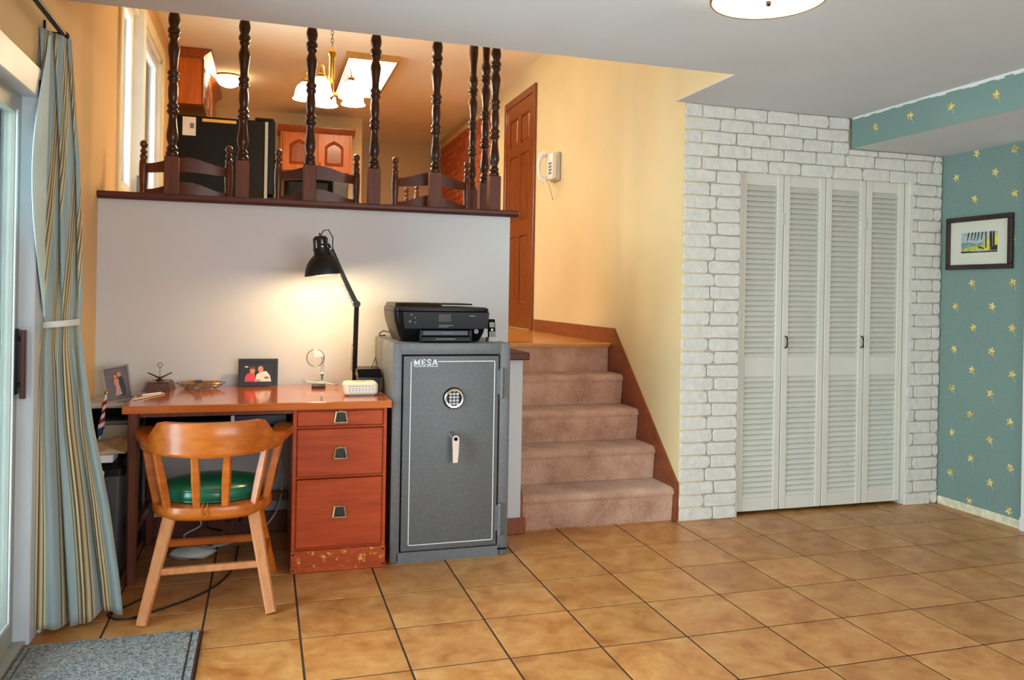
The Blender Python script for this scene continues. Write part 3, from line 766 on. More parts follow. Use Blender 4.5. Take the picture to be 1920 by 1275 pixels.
def pull(x, z, par):
    """small trapezoid ring pull with a dark back plate"""
    o = build(MB().prism([(x - 0.019, z + 0.022), (x + 0.019, z + 0.022), (x + 0.027, z - 0.024), (x - 0.027, z - 0.024)], 'y', -0.0065, -0.003), 'back_plate', 'black_iron', par)
    w1, w2 = 0.021, 0.029
    pts = [(x - w1, -0.010, z + 0.022), (x + w1, -0.010, z + 0.022), (x + w2, -0.014, z - 0.026), (x - w2, -0.014, z - 0.026)]
    rb = MB()
    for i in range(4): rb.cyl(pts[i], pts[(i + 1) % 4], 0.0042, seg=6)
    rb.cyl((x - 0.008, -0.004, z + 0.024), (x + 0.008, -0.012, z + 0.024), 0.006, seg=8)
    build(rb, 'ring_pull', 'old_brass', par, smooth=40)
for (z0, z1, zh) in ((0.664, 0.733, 0.706), (0.435, 0.650, 0.542), (0.112, 0.421, 0.274)):
    d = build(B(0.354, 0.740, -0.003, 0.02, z0, z1, bev=0.004), 'drawer', 'desk_wood', dk)
    pull(0.547, zh, d)
for (lx, ly) in ((-0.325, 0.03), (-0.325, 0.60)):
    build(MB().bar((lx, ly, 0.0), (lx, ly, ZD - 0.034), 0.036, 0.05, 0.044, 0.05), 'leg', 'desk_leg', dk)
build(B(-0.305, 0.336, 0.595, 0.612, 0.185, 0.235, bev=0.003), 'back_rail', 'desk_leg', dk)
build(B(-0.333, -0.317, 0.05, 0.60, 0.19, 0.23), 'side_rail', 'desk_leg', dk)
build(B(-0.30, 0.336, 0.015, 0.03, ZD - 0.055, ZD - 0.034), 'apron', 'desk_leg', dk)
tray = MB().box(-0.30, 0.335, 0.15, 0.50, 0.640, 0.650)
tray.box(-0.30, -0.292, 0.15, 0.5, 0.65, 0.743).box(0.327, 0.335, 0.15, 0.5, 0.65, 0.743).box(-0.3, 0.335, 0.49, 0.5, 0.65, 0.743)
build(tray, 'under_shelf', 'black_plastic', dk)

t = thing('laptop', 'closed dark grey laptop lying on the shelf under the desktop', 'laptop', (-0.12, 0.24, 0.651))
build(B(-0.26, 0.06, 0.165, 0.40, 0.651, 0.668, bev=0.004), 'base', 'dark_grey', t)
build(B(-0.26, 0.06, 0.165, 0.40, 0.669, 0.680, bev=0.003), 'lid', 'black_plastic', t)
t = thing('binder', 'navy ring binder lying on the shelf under the desktop', 'binder', (0.19, 0.24, 0.651))
build(B(0.085, 0.31, 0.165, 0.44, 0.651, 0.656).box(0.085, 0.31, 0.165, 0.44, 0.690, 0.695).box(0.085, 0.31, 0.165, 0.171, 0.656, 0.69), 'cover', 'navy', t)
build(B(0.090, 0.298, 0.175, 0.432, 0.657, 0.689), 'pages', 'paper', t)
tag(build(B(0.063, 0.081, 0.155, 0.185, 0.651, 0.70, bev=0.006, seg=2), 'desk_clip', 'white_plastic'), 'small white clip at the front of the under desk shelf', 'clip')

# ------------------------------------------------------------------ safe
sf = thing('safe', 'grey hammered steel floor safe with keypad beside the desk', 'safe', (1.072, 0.34, 0))
SX0_, SX1_, SY0, SY1, SZ = 0.783, 1.362, 0.02, 0.66, 1.04
dX0, dX1, dZ0, dZ1 = 0.829, 1.308, 0.050, 0.984
bo = MB().box(SX0_, SX1_, SY0 + 0.06, SY1, 0, SZ, bev=0.012, seg=2)
bo.box(SX0_, dX0, SY0, SY0 + 0.07, 0, SZ, bev=0.008, seg=2).box(dX1, SX1_, SY0, SY0 + 0.07, 0, SZ, bev=0.008, seg=2)
bo.box(dX0 - 0.012, dX1 + 0.012, SY0, SY0 + 0.07, 0, dZ0).box(dX0 - 0.012, dX1 + 0.012, SY0, SY0 + 0.07, dZ1, SZ, bev=0.008, seg=2)
build(bo, 'body', 'safe', sf, smooth=35)
build(B(dX0 - 0.001, dX1 + 0.001, SY0 + 0.045, SY0 + 0.065, dZ0, dZ1), 'gap', 'gloss_black', sf)
sdoor = build(B(dX0 + 0.006, dX1 - 0.006, SY0 - 0.004, SY0 + 0.04, dZ0 + 0.006, dZ1 - 0.006, bev=0.004, seg=2), 'door', 'safe_door', sf, smooth=35)
yl = SY0 - 0.0046
lx0, lx1, lz0, lz1 = 0.868, 1.282, 0.082, 0.954; lw = 0.0036
pn = MB()
pn.box(lx0, lx0 + lw, yl, yl + 0.001, lz0, lz1).box(lx1 - lw, lx1, yl, yl + 0.001, lz0, lz1).box(lx0, lx1, yl, yl + 0.001, lz0, lz0 + lw)
pn.box(lx0, lx0 + 0.008, yl, yl + 0.001, lz1 - lw, lz1).box(lx0 + 0.13, lx1, yl, yl + 0.001, lz1 - lw, lz1)
build(pn, 'pinstripe', 'white_line', sdoor)
# MESA lettering in slab serif capitals
LT = MB(); lx = lx0 + 0.012; lh = 0.030; lzb = lz1 - 0.021; ly0, ly1 = yl - 0.0006, yl + 0.001
def stroke(x0, z0, x1, z1, wd):
    LT.prism([(lx + x0 - wd / 2, lzb + z0), (lx + x0 + wd / 2, lzb + z0), (lx + x1 + wd / 2, lzb + z1), (lx + x1 - wd / 2, lzb + z1)], 'y', ly0, ly1)
def hbar(x0, x1, z0, z1): LT.prism([(lx + x0, lzb + z0), (lx + x1, lzb + z0), (lx + x1, lzb + z1), (lx + x0, lzb + z1)], 'y', ly0, ly1)
def letter_M():
    stroke(0.006, 0, 0.006, lh, 0.005); stroke(0.028, 0, 0.028, lh, 0.006); stroke(0.007, lh, 0.017, 0.004, 0.007); stroke(0.027, lh, 0.017, 0.004, 0.004)
    hbar(0, 0.013, 0, 0.003); hbar(0.021, 0.035, 0, 0.003); hbar(0, 0.009, lh - 0.003, lh); hbar(0.026, 0.035, lh - 0.003, lh)
def letter_E():
    stroke(0.006, 0, 0.006, lh, 0.007); hbar(0, 0.024, 0, 0.004); hbar(0, 0.024, lh - 0.004, lh); hbar(0.006, 0.017, lh * 0.46, lh * 0.58)
    hbar(0.021, 0.024, 0, 0.009); hbar(0.021, 0.024, lh - 0.009, lh); hbar(0.015, 0.018, lh * 0.36, lh * 0.68)
def letter_S():
    ps = [(0.020, 0.022), (0.018, 0.027), (0.012, 0.0285), (0.006, 0.027), (0.0035, 0.0225), (0.007, 0.0175), (0.015, 0.0135), (0.0195, 0.009), (0.017, 0.004), (0.011, 0.0018), (0.005, 0.003), (0.003, 0.008)]
    for a, b in zip(ps, ps[1:]):
        d = Vector((b[0] - a[0], b[1] - a[1])); n = Vector((-d.y, d.x)).normalized() * 0.0024
        LT.prism([(lx + a[0] + n.x, lzb + a[1] + n.y), (lx + a[0] - n.x, lzb + a[1] - n.y), (lx + b[0] - n.x, lzb + b[1] - n.y), (lx + b[0] + n.x, lzb + b[1] + n.y)], 'y', ly0, ly1)
def letter_A():
    stroke(0.004, 0, 0.014, lh, 0.004); stroke(0.026, 0, 0.015, lh, 0.008); hbar(0.008, 0.022, lh * 0.28, lh * 0.38); hbar(-0.001, 0.009, 0, 0.003); hbar(0.019, 0.032, 0, 0.003)
letter_M(); lx += 0.037; letter_E(); lx += 0.027; letter_S(); lx += 0.024; letter_A()
lx = lx0 + 0.012
for k in range(15): hbar(0.004 + k * 0.0078, 0.004 + k * 0.0078 + 0.0055, -0.0055, -0.0025)
build(LT, 'maker_lettering', 'white_line', sdoor)
kx, kz = 1.077, 0.776
kp = build(MB().lathe([(0.052, 0), (0.052, 0.008), (0.047, 0.014)], (kx, SY0 - 0.003, kz), (0, -1, 0), 32), 'keypad', 'black_plastic', sdoor, smooth=40)
build(MB().lathe([(0.036, 0.013), (0.046, 0.0135), (0.048, 0.017), (0.044, 0.021), (0.037, 0.020), (0.036, 0.013)], (kx, SY0 - 0.003, kz), (0, -1, 0), 32, cap=False), 'chrome_ring', 'chrome', kp, smooth=50)
for r in range(4):
    for c_ in range(3):
        x = kx + (c_ - 1) * 0.017; z = kz + (1.5 - r) * 0.0155 - 0.002
        build(B(x - 0.0066, x + 0.0066, SY0 - 0.021, SY0 - 0.015, z - 0.0058, z + 0.0058, bev=0.0015), 'key', 'light_grey', kp)
build(B(kx - 0.006, kx + 0.006, SY0 - 0.0225, SY0 - 0.018, kz + 0.031, kz + 0.037), 'indicator', 'brass', kp)
hz = 0.59
build(MB().cyl((1.068, SY0 - 0.003, hz + 0.012), (1.078, SY0 - 0.05, hz), 0.017, seg=18), 'handle_hub', 'chrome', sdoor, smooth=40)
hn = build(MB().prism([(1.078 + 0.017 * cos(math.radians(a)), hz + 0.017 * sin(math.radians(a))) for a in range(0, 181, 20)] + [(1.064, hz - 0.06), (1.0655, hz - 0.112), (1.0885, hz - 0.112), (1.093, hz - 0.06)], 'y', SY0 - 0.064, SY0 - 0.046), 'handle', 'chrome', sdoor, smooth=35)
build(MB().lathe([(0.009, 0), (0.009, 0.002), (0.0001, 0.0025)], (1.078, SY0 - 0.064, hz), (0, -1, 0), 14), 'bolt', 'gloss_black', hn)
for z0, z1 in ((0.770, 0.918), (0.104, 0.258)):
    hgm = MB().lathe([(0.012, 0), (0.0125, 0.006), (0.0105, 0.008), (0.0105, 0.045), (0.0125, 0.047), (0.0125, 0.052), (0.0105, 0.054), (0.0105, z1 - z0 - 0.01), (0.0125, z1 - z0 - 0.008), (0.011, z1 - z0)], (1.316, SY0 - 0.010, z0), seg=14)
    hgm.box(1.296, 1.336, SY0 - 0.006, SY0 + 0.0005, z0 + 0.02, z1 - 0.01)
    build(hgm, 'hinge', 'safe', sf, smooth=40)
build(B(1.310, 1.356, SY0 - 0.002, SY0, 0.030, 0.038), 'badge', 'gloss_black', sf)

# ------------------------------------------------------------------ printer on the safe
pt = thing('printer', 'black all in one inkjet printer on top of the safe', 'printer', (1.03, 0.27, SZ))
def rect(x0, x1, y0, y1, z, c=0.03):
    out = []
    for (px, py, a) in ((x1 - c, y1 - c, 0), (x0 + c, y1 - c, 90), (x0 + c, y0 + c, 180), (x1 - c, y0 + c, 270)):
        for k in range(4): out.append((px + c * cos(math.radians(a + 30 * k)), py + c * sin(math.radians(a + 30 * k)), z))
    return out
build(MB().rings([rect(0.835, 1.235, 0.125, 0.44, SZ + 0.004), rect(0.822, 1.250, 0.105, 0.455, SZ + 0.04), rect(0.803, 1.265, 0.09, 0.465, SZ + 0.10), rect(0.797, 1.272, 0.085, 0.47, SZ + 0.146), rect(0.800, 1.270, 0.088, 0.47, SZ + 0.150)]), 'body', 'black_plastic', pt, smooth=40)
ld = build(MB().rings([rect(0.797, 1.272, 0.085, 0.47, SZ + 0.1515), rect(0.797, 1.270, 0.085, 0.47, SZ + 0.163), rect(0.806, 1.262, 0.10, 0.46, SZ + 0.170)]), 'scanner_lid', 'black_plastic', pt, smooth=40)
build(MB().rings([rect(0.803, 1.05, 0.11, 0.46, SZ + 0.168, 0.02), rect(0.81, 1.03, 0.13, 0.45, SZ + 0.188, 0.02)]), 'feeder_cover', 'black_plastic', ld, smooth=40)
build(B(0.99, 1.20, 0.16, 0.43, SZ + 0.180, SZ + 0.187, bev=0.003, M=None), 'feeder_tray', 'black_plastic', ld)
pnl = build(MB().prism([(0.845, SZ + 0.066), (1.258, SZ + 0.066), (1.266, SZ + 0.145), (0.838, SZ + 0.145)], 'y', 0.0795, 0.10), 'control_panel', 'gloss_black', pt)
build(MB().prism([(1.010, SZ + 0.100), (1.074, SZ + 0.100), (1.072, SZ + 0.135), (1.012, SZ + 0.135)], 'y', 0.078, 0.08), 'screen', 'screen', pnl)
for (bx, bz, r) in ((0.878, 0.132, 0.007), (0.895, 0.118, 0.005), (0.898, 0.095, 0.005), (0.872, 0.100, 0.008)):
    build(MB().lathe([(r, 0), (r * 0.8, 0.002)], (bx, 0.0795, SZ + bz), (0, -1, 0), 12), 'button', 'dark_grey', pnl)
build(B(1.165, 1.195, 0.0786, 0.0796, SZ + 0.126, SZ + 0.130), 'lettering', 'grey_plastic', pnl)
build(B(1.012, 1.085, 0.0786, 0.0796, SZ + 0.080, SZ + 0.083).box(1.012, 1.06, 0.0786, 0.0796, SZ + 0.073, SZ + 0.0755), 'lettering', 'grey_plastic', pnl)
tr_ = build(MB().box(0.920, 1.165, 0.035, 0.13, SZ + 0.004, SZ + 0.030, bev=0.004).box(0.914, 0.928, 0.045, 0.13, SZ + 0.004, SZ + 0.062, bev=0.003).box(1.157, 1.171, 0.045, 0.13, SZ + 0.004, SZ + 0.062, bev=0.003), 'paper_tray', 'black_plastic', pt)
build(B(0.928, 1.157, 0.060, 0.12, SZ + 0.032, SZ + 0.058, bev=0.003), 'output_tray', 'navy', pt)
build(B(0.99, 1.085, 0.0335, 0.0355, SZ + 0.016, SZ + 0.020), 'tray_grip', 'grey_plastic', tr_)
build(B(1.025, 1.08, 0.0585, 0.0605, SZ + 0.044, SZ + 0.047), 'lettering', 'grey_plastic', pt)
lg = build(MB().lathe([(0.011, 0), (0.011, 0.0012)], (1.205, 0.0975, SZ + 0.052), (0, -1, 0), 18), 'logo_disc', 'light_grey', pt)
hp = MB()   # slanted lower case h and p
for (a, b, c_, d) in ((-0.0055, -0.004, -0.0035, 0.0075), (-0.002, -0.004, -0.0008, 0.003), (-0.0035, 0.0022, -0.0008, 0.0034), (0.0012, -0.0075, 0.003, 0.0034), (0.0042, -0.003, 0.0055, 0.0034), (0.003, 0.0022, 0.0055, 0.0034), (0.003, -0.004, 0.0055, -0.0028)):
    hp.prism([(1.205 + a + b * .25, SZ + 0.052 + b), (1.205 + c_ + b * .25, SZ + 0.052 + b), (1.205 + c_ + d * .25, SZ + 0.052 + d), (1.205 + a + d * .25, SZ + 0.052 + d)], 'y', 0.0955, 0.0965)
build(hp, 'logo_letters', 'dark_print', lg)
tag(build(MB().tube([(0.83, 0.44, SZ + 0.03), (0.80, 0.47, SZ + 0.035), (0.785, 0.5, SZ + 0.02), (0.79, 0.54, SZ + 0.006), (0.83, 0.60, SZ + 0.005)], 0.003), 'printer_cable', 'cable_black', smooth=60), 'black cable looping behind the printer on the safe', 'cable')
# cordless phone
ph = thing('cordless_phone', 'slim black cordless phone standing in its cradle on the safe', 'phone', (1.307, 0.17, SZ))
Mt = Matrix.Translation((1.307, 0.17, SZ)) @ Matrix.Rotation(math.radians(-12), 4, 'X')
build(MB().rings([[(x, y, 0.0) for x, y in ((-.026, -.03), (.026, -.03), (.028, .03), (-.028, .03))], [(x, y, 0.02) for x, y in ((-.022, -.022), (.022, -.022), (.024, .026), (-.024, .026))]]).xf(Matrix.Translation((1.307, 0.17, SZ))), 'cradle', 'light_grey', ph)
hs_ = build(B(-0.019, 0.019, -0.011, 0.011, 0.012, 0.112, bev=0.006, seg=2, M=Mt), 'handset', 'gloss_black', ph, smooth=40)
build(B(-0.013, 0.013, -0.0125, -0.010, 0.068, 0.094, M=Mt), 'display', 'lcd', hs_)
build(B(-0.006, 0.006, -0.0125, -0.010, 0.050, 0.061, M=Mt), 'navigation_key', 'white_plastic', hs_)
for r in range(4):
    for c_ in range(3): build(B((c_ - 1) * 0.011 - 0.004, (c_ - 1) * 0.011 + 0.004, -0.0125, -0.010, 0.018 + r * 0.0075, 0.0235 + r * 0.0075, M=Mt), 'key', 'light_grey', hs_)

# ------------------------------------------------------------------ captain's chair
cc = thing('captains_chair', 'orange brown wooden captains chair with curved back at the desk', 'chair', (0.01, -0.15, 0))
CX = 0.010
def seat_ol(k, z, yo=0):
    pts = []
    for i in range(48):
        a = 2 * pi * i / 48
        x = 0.238 * abs(cos(a)) ** 0.75 * (1 if cos(a) > 0 else -1); s_ = sin(a)
        y = -0.125 + (0.215 * abs(s_) ** 0.9 if s_ > 0 else -0.215 * abs(s_) ** 0.95)
        pts.append((CX + x * k, -0.125 + (y + 0.125) * k, z))
    return pts
build(MB().rings([seat_ol(0.90, 0.352), seat_ol(0.985, 0.366), seat_ol(1.0, 0.378), seat_ol(1.0, 0.398), seat_ol(0.985, 0.407), seat_ol(0.9, 0.409)]), 'seat', 'chair_wood', cc, smooth=40)
# horseshoe arm rail: rings across the path
def bow(t):
    """t in -1..1 from the tip of one arm over the back to the other; returns centre, width"""
    a = abs(t); s_ = 1 if t >= 0 else -1
    if a < 0.55:
        th = a / 0.55 * (pi / 2)
        x = 0.262 * sin(th); y = -0.125 - 0.232 * cos(th); wd = 0.052
    else:
        k = (a - 0.55) / 0.45
        x = 0.262 + 0.034 * k; y = -0.125 + 0.215 * k; wd = 0.052 + 0.040 * math.sin(min(1, k * 1.25) * pi / 2)
    z = 0.630 + 0.026 * a
    return Vector((CX + x * s_, y, z)), wd
rings = []; n = 56
for i in range(n + 1):
    t = -1 + 2 * i / n
    c, wd = bow(t); c2, _ = bow(max(-1, t - 0.02)); c3, _ = bow(min(1, t + 0.02))
    tg = (c3 - c2).normalized(); nv = Vector((tg.y, -tg.x, 0)).normalized()
    if i in (0, n): wd *= 0.6
    hh = 0.018
    rings.append([c + nv * a * wd / 2 + Vector((0, 0, b * hh)) for a, b in ((-1, -.6), (-.85, -1), (.85, -1), (1, -.6), (1, .6), (.85, 1), (-.85, 1), (-1, .6))])
build(MB().rings(rings), 'arm_rail', 'chair_wood', cc, smooth=40)
rings = []
for i in range(33):
    th = -0.98 + 1.96 * i / 32; k = abs(th) / 0.98
    rad0, rad1 = 0.262, 0.232
    top = 0.752 - 0.012 * (1 - k) ** 2 * 0 - (0.0 if k < 0.80 else (k - 0.80) / 0.20 * 0.058)
    row = []
    for (off, z) in ((0.030, 0.628), (0.032, 0.68), (0.034, top - 0.006), (0.030, top), (0.004, top), (-0.006, top - 0.008), (-0.010, 0.68), (-0.012, 0.628)):
        row.append((CX + (rad0 + off) * sin(th) * 0.98, -0.125 - (rad1 + off) * cos(th), z))
    rings.append(row)
build(MB().rings(rings), 'crest', 'chair_wood', cc, smooth=40)
for (x0, y0_, x1, y1_) in ((-0.165, -0.285, -0.208, -0.297), (-0.052, -0.318, -0.062, -0.352), (0.056, -0.318, 0.062, -0.352), (0.165, -0.285, 0.206, -0.290), (-0.212, -0.20, -0.258, -0.185), (0.212, -0.20, 0.258, -0.185)):
    pm = Vector((CX + (x0 + x1) / 2, (y0_ + y1_) / 2, 0.515)); tn = Vector((cos(math.atan2(x0, 0.3)), -sin(math.atan2(x0, 0.3)) * (1 if y0_ < -0.25 else 0), 0))
    build(MB().bar((CX + x0, y0_, 0.402), pm, 0.028, 0.022, 0.034, 0.026, side=tn).bar(pm, (CX + x1, y1_, 0.63), 0.034, 0.026, 0.028, 0.022, side=tn), 'spindle', 'chair_wood', cc)
for s_ in (-1, 1):
    build(MB().bar((CX + s_ * 0.222, -0.045, 0.402), (CX + s_ * 0.284, 0.02, 0.648), 0.024, 0.034, 0.026, 0.036), 'arm_post', 'chair_wood', cc)
for (x0, y0_, x1, y1_) in ((-0.158, -0.262, -0.232, -0.440), (0.166, -0.262, 0.238, -0.432)):
    build(MB().bar((CX + x0, y0_, 0.358), (CX + x1, y1_, 0.0), 0.050, 0.036, 0.040, 0.036), 'leg', 'chair_leg', cc)
for (x0, x1) in ((-0.172, -0.245), (0.172, 0.250)):
    build(MB().bar((CX + x0, 0.01, 0.358), (CX + x1, 0.075, 0.0), 0.040, 0.044, 0.034, 0.038), 'leg', 'chair_wood', cc)
build(MB().bar((CX - 0.19, -0.352, 0.172), (CX + 0.198, -0.345, 0.172), 0.028, 0.026, side=(0, 1, 0)), 'stretcher', 'chair_leg', cc)
build(MB().bar((CX - 0.208, 0.045, 0.165), (CX + 0.210, 0.045, 0.165), 0.026, 0.032, side=(0, 1, 0)), 'stretcher', 'chair_wood', cc)
for s_ in (-1, 1):
    build(MB().bar((CX + s_ * 0.202, -0.365, 0.150), (CX + s_ * 0.222, 0.055, 0.150), 0.024, 0.026, side=(1, 0, 0)), 'stretcher', 'chair_wood', cc)
# cushion
cu_ = thing('seat_cushion', 'round emerald green vinyl cushion on the captains chair seat', 'cushion', (0.01, -0.11, 0.41))
def cush(k, z): return [(CX + 0.205 * k * cos(2 * pi * i / 40), -0.098 + 0.186 * k * sin(2 * pi * i / 40), z) for i in range(40)]
build(MB().rings([cush(0.94, 0.412), cush(0.985, 0.418), cush(1.0, 0.435), cush(0.99, 0.456), cush(0.95, 0.463), cush(0.7, 0.478), cush(0.3, 0.484)]), 'pad', 'green_vinyl', cu_, smooth=60)
for z, k in ((0.4595, 0.985), (0.4160, 0.98)):
    rng = cush(k, z); build(MB().tube(rng + [rng[0]], 0.0035, 6), 'piping', 'green_vinyl', cu_, smooth=60)
build(MB().tube([(CX - 0.03, -0.29, 0.414), (CX - 0.032, -0.338, 0.412), (CX - 0.032, -0.347, 0.385), (CX - 0.022, -0.352, 0.365), (CX - 0.012, -0.347, 0.385), (CX - 0.012, -0.338, 0.412), (CX - 0.014, -0.29, 0.414)], 0.003, 6), 'tie', 'chair_wood', cu_, smooth=60)

# ------------------------------------------------------------------ desk lamp
lp = thing('desk_lamp', 'black swing arm lamp lit over the back of the desk', 'lamp', (0.658, 0.505, ZD))
LY = 0.36
cb = MB().lathe([(0.058, 0), (0.058, 0.012), (0.050, 0.018), (0.02, 0.022)], (0.658, 0.505, ZD), seg=28)
build(cb, 'base', 'black_metal', lp, smooth=40)
build(MB().cyl((0.658, 0.50, ZD + 0.015), (0.656, 0.48, ZD + 0.10), 0.011), 'socket_post', 'black_metal', lp, smooth=40)
e0 = Vector((0.656, 0.48, ZD + 0.085)); e1 = Vector((0.649, LY + 0.01, 1.215)); e2 = Vector((0.512, LY, 1.485))
def arm(p, q, nm):
    o = build(MB().bar(p + Vector((0, -0.012, 0)), q + Vector((0, -0.012, 0)), 0.022, 0.009, side=(1, 0, 0)).bar(p + Vector((0, 0.012, 0)), q + Vector((0, 0.012, 0)), 0.022, 0.009, side=(1, 0, 0)), nm, 'black_metal', lp)
    return o
arm(e0, e1, 'lower_arm'); arm(e1, e2, 'upper_arm')
build(MB().lathe([(0.016, -0.02), (0.018, -0.016), (0.018, 0.016), (0.016, 0.02)], e1, (0, 1, 0), 16), 'elbow_joint', 'black_metal', lp, smooth=40)
def spring(p, q, r, turns):
    p, q = Vector(p), Vector(q); a = (q - p).normalized(); u = a.orthogonal().normalized(); v = a.cross(u); n = turns * 8
    return MB().tube([p + (q - p) * i / n + (u * cos(2 * pi * i / 8) + v * sin(2 * pi * i / 8)) * r for i in range(n + 1)], 0.0016, 5)
build(spring(e0 + Vector((-0.014, 0, 0.01)), e0 + Vector((-0.010, 0, 0.15)), 0.006, 14), 'spring', 'wire', lp, smooth=60)
build(spring(e1 + Vector((-0.012, 0, -0.01)), e1 + Vector((-0.075, 0, 0.11)), 0.006, 12), 'spring', 'wire', lp, smooth=60)
ax = Vector((-0.115, 0.02, 0.98)).normalized()
rc = Vector((0.485, LY, 1.357))
prof_o = [(0.094, 0.0), (0.0945, 0.004), (0.090, 0.028), (0.080, 0.056), (0.064, 0.080), (0.047, 0.096), (0.039, 0.104), (0.038, 0.122), (0.041, 0.124), (0.041, 0.132), (0.036, 0.136)]
prof_i = [(0.034, 0.134), (0.036, 0.104), (0.045, 0.093), (0.061, 0.077), (0.077, 0.054), (0.087, 0.027), (0.0915, 0.0)]
sh_ = build(MB().lathe(prof_o + prof_i + [prof_o[0]], rc, ax, 36, cap=False), 'lamp_shade', 'black_metal', lp, smooth=50)
cage = MB(); u = ax.orthogonal().normalized(); v = ax.cross(u)
for k in range(7):
    d = u * cos(2 * pi * k / 7) + v * sin(2 * pi * k / 7)
    cage.bar(rc + ax * 0.130 + d * 0.036, rc + ax * 0.178 + d * 0.033, 0.020, 0.004, side=ax.cross(d))
cage.lathe([(0.036, 0.176), (0.037, 0.182), (0.028, 0.194), (0.010, 0.198), (0.002, 0.199)], rc, ax, 20)
cage.cyl(rc + ax * 0.196, rc + ax * 0.212, 0.004)
build(cage, 'vented_collar', 'black_metal', sh_, smooth=40)
build(MB().lathe([(0.018, 0.118), (0.020, 0.10), (0.028, 0.075), (0.031, 0.055), (0.026, 0.034), (0.012, 0.024), (0.001, 0.022)], rc, ax, 20), 'bulb', 'bulb_glow', sh_, smooth=60)
build(MB().tube([rc + ax * 0.15, rc + ax * 0.155 + Vector((0.04, 0, 0)), e2 + Vector((0.0, 0, 0.01))], 0.007, 8), 'shade_bracket', 'black_metal', lp, smooth=60)
build(MB().tube([rc + ax * 0.19, rc + ax * 0.225 + Vector((0.02, 0, 0)), rc + ax * 0.23 + Vector((0.045, 0, 0)), rc + ax * 0.19 + Vector((0.062, 0, 0)), e2 + Vector((0.012, 0, 0.01)), e2 * 0.5 + e1 * 0.5 + Vector((0.012, 0.01, 0)), e1 + Vector((0.012, 0.01, 0))], 0.003, 6), 'cord', 'cable_black', lp, smooth=60)
ll = bpy.data.lights.new('desk_lamp_bulb', 'POINT'); ll.energy = 11.0; ll.color = (1.0, 0.70, 0.34); ll.shadow_soft_size = 0.028
lo = bpy.data.objects.new('desk_lamp_bulb', ll); C.objects.link(lo); lo.location = rc + ax * 0.008

# ------------------------------------------------------------------ small things on the desk
def photo_frame(name, label, M, wd, ht, fw_, fmat, bgmat, prints, matw=0.0, glassy=True):
    t = thing(name, label, 'picture frame', M.translation)
    m = MB(); d = 0.014
    m.box(-wd / 2, wd / 2, -d / 2, d / 2, 0, fw_, M=M).box(-wd / 2, wd / 2, -d / 2, d / 2, ht - fw_, ht, M=M).box(-wd / 2, -wd / 2 + fw_, -d / 2, d / 2, fw_, ht - fw_, M=M).box(wd / 2 - fw_, wd / 2, -d / 2, d / 2, fw_, ht - fw_, M=M)
    m.box(-wd / 2 + 0.003, wd / 2 - 0.003, d / 2 - 0.003, d / 2 + 0.002, 0.003, ht - 0.003, M=M)
    build(m, 'frame', fmat, t)
    p = build(B(-wd / 2 + fw_, wd / 2 - fw_, -0.001, 0.003, fw_, ht - fw_, M=M), 'print', bgmat, t)
    lay = 0
    for (mt, pts) in prints:
        lay += 1
        q = MB().prism(pts, 'y', -0.0012 - 0.00025 * lay, -0.0009); q.xf(M)
        build(q, 'print_area', mt, p)
    return t
def ell(cx, cz, a, b, n=14): return [(cx + a * cos(2 * pi * i / n), cz + b * sin(2 * pi * i / n)) for i in range(n)]
M1 = Matrix.Translation((0.178, 0.615, ZD + 0.002)) @ Matrix.Rotation(math.radians(-2), 4, 'Z') @ Matrix.Rotation(math.radians(-9), 4, 'X')
photo_frame('photo_frame', 'black framed photograph of two people in red and white on the desk', M1, 0.196, 0.142, 0.017, 'pic_black', 'dark_print', [
    ('red_print', [(-0.066, 0.024), (-0.012, 0.024), (-0.016, 0.062), (-0.03, 0.072), (-0.052, 0.066), (-0.064, 0.05)]),
    ('white_print', [(-0.016, 0.024), (0.066, 0.024), (0.058, 0.056), (0.040, 0.078), (0.012, 0.074), (-0.008, 0.060)]),
    ('skin', ell(-0.028, 0.080, 0.013, 0.016)), ('skin', ell(0.012, 0.088, 0.014, 0.017)), ('hair_print', ell(-0.028, 0.094, 0.013, 0.006)), ('white_print', ell(-0.058, 0.100, 0.009, 0.004)), ('skin', ell(0.0, 0.030, 0.016, 0.005)), ('grey_plastic', ell(0.042, 0.044, 0.012, 0.006))])
M2 = Matrix.Translation((-0.447, 0.47, 0.734)) @ Matrix.Rotation(math.radians(10), 4, 'Z') @ Matrix.Rotation(math.radians(9), 4, 'Y').inverted() @ Matrix.Rotation(math.radians(-14), 4, 'X')
photo_frame('photo_frame', 'tilted silver edged photograph of a dancing couple on the side shelf', M2, 0.118, 0.172, 0.008, 'silver_frame', 'photo_grey', [
    ('dark_print', [(0.006, 0.03), (0.030, 0.028), (0.034, 0.06), (0.026, 0.112), (0.016, 0.124), (0.004, 0.11)]),
    ('pink_print', [(-0.014, 0.03), (0.014, 0.03), (0.008, 0.08), (-0.006, 0.082)]),
    ('skin', [(-0.012, 0.078), (0.006, 0.078), (0.008, 0.106), (-0.004, 0.116), (-0.014, 0.104)]),
    ('hair_print', ell(-0.004, 0.126, 0.013, 0.015)), ('skin', ell(0.012, 0.130, 0.009, 0.012)), ('skin', ell(-0.006, 0.122, 0.007, 0.009)), ('dark_print', ell(0.014, 0.029, 0.016, 0.003))])

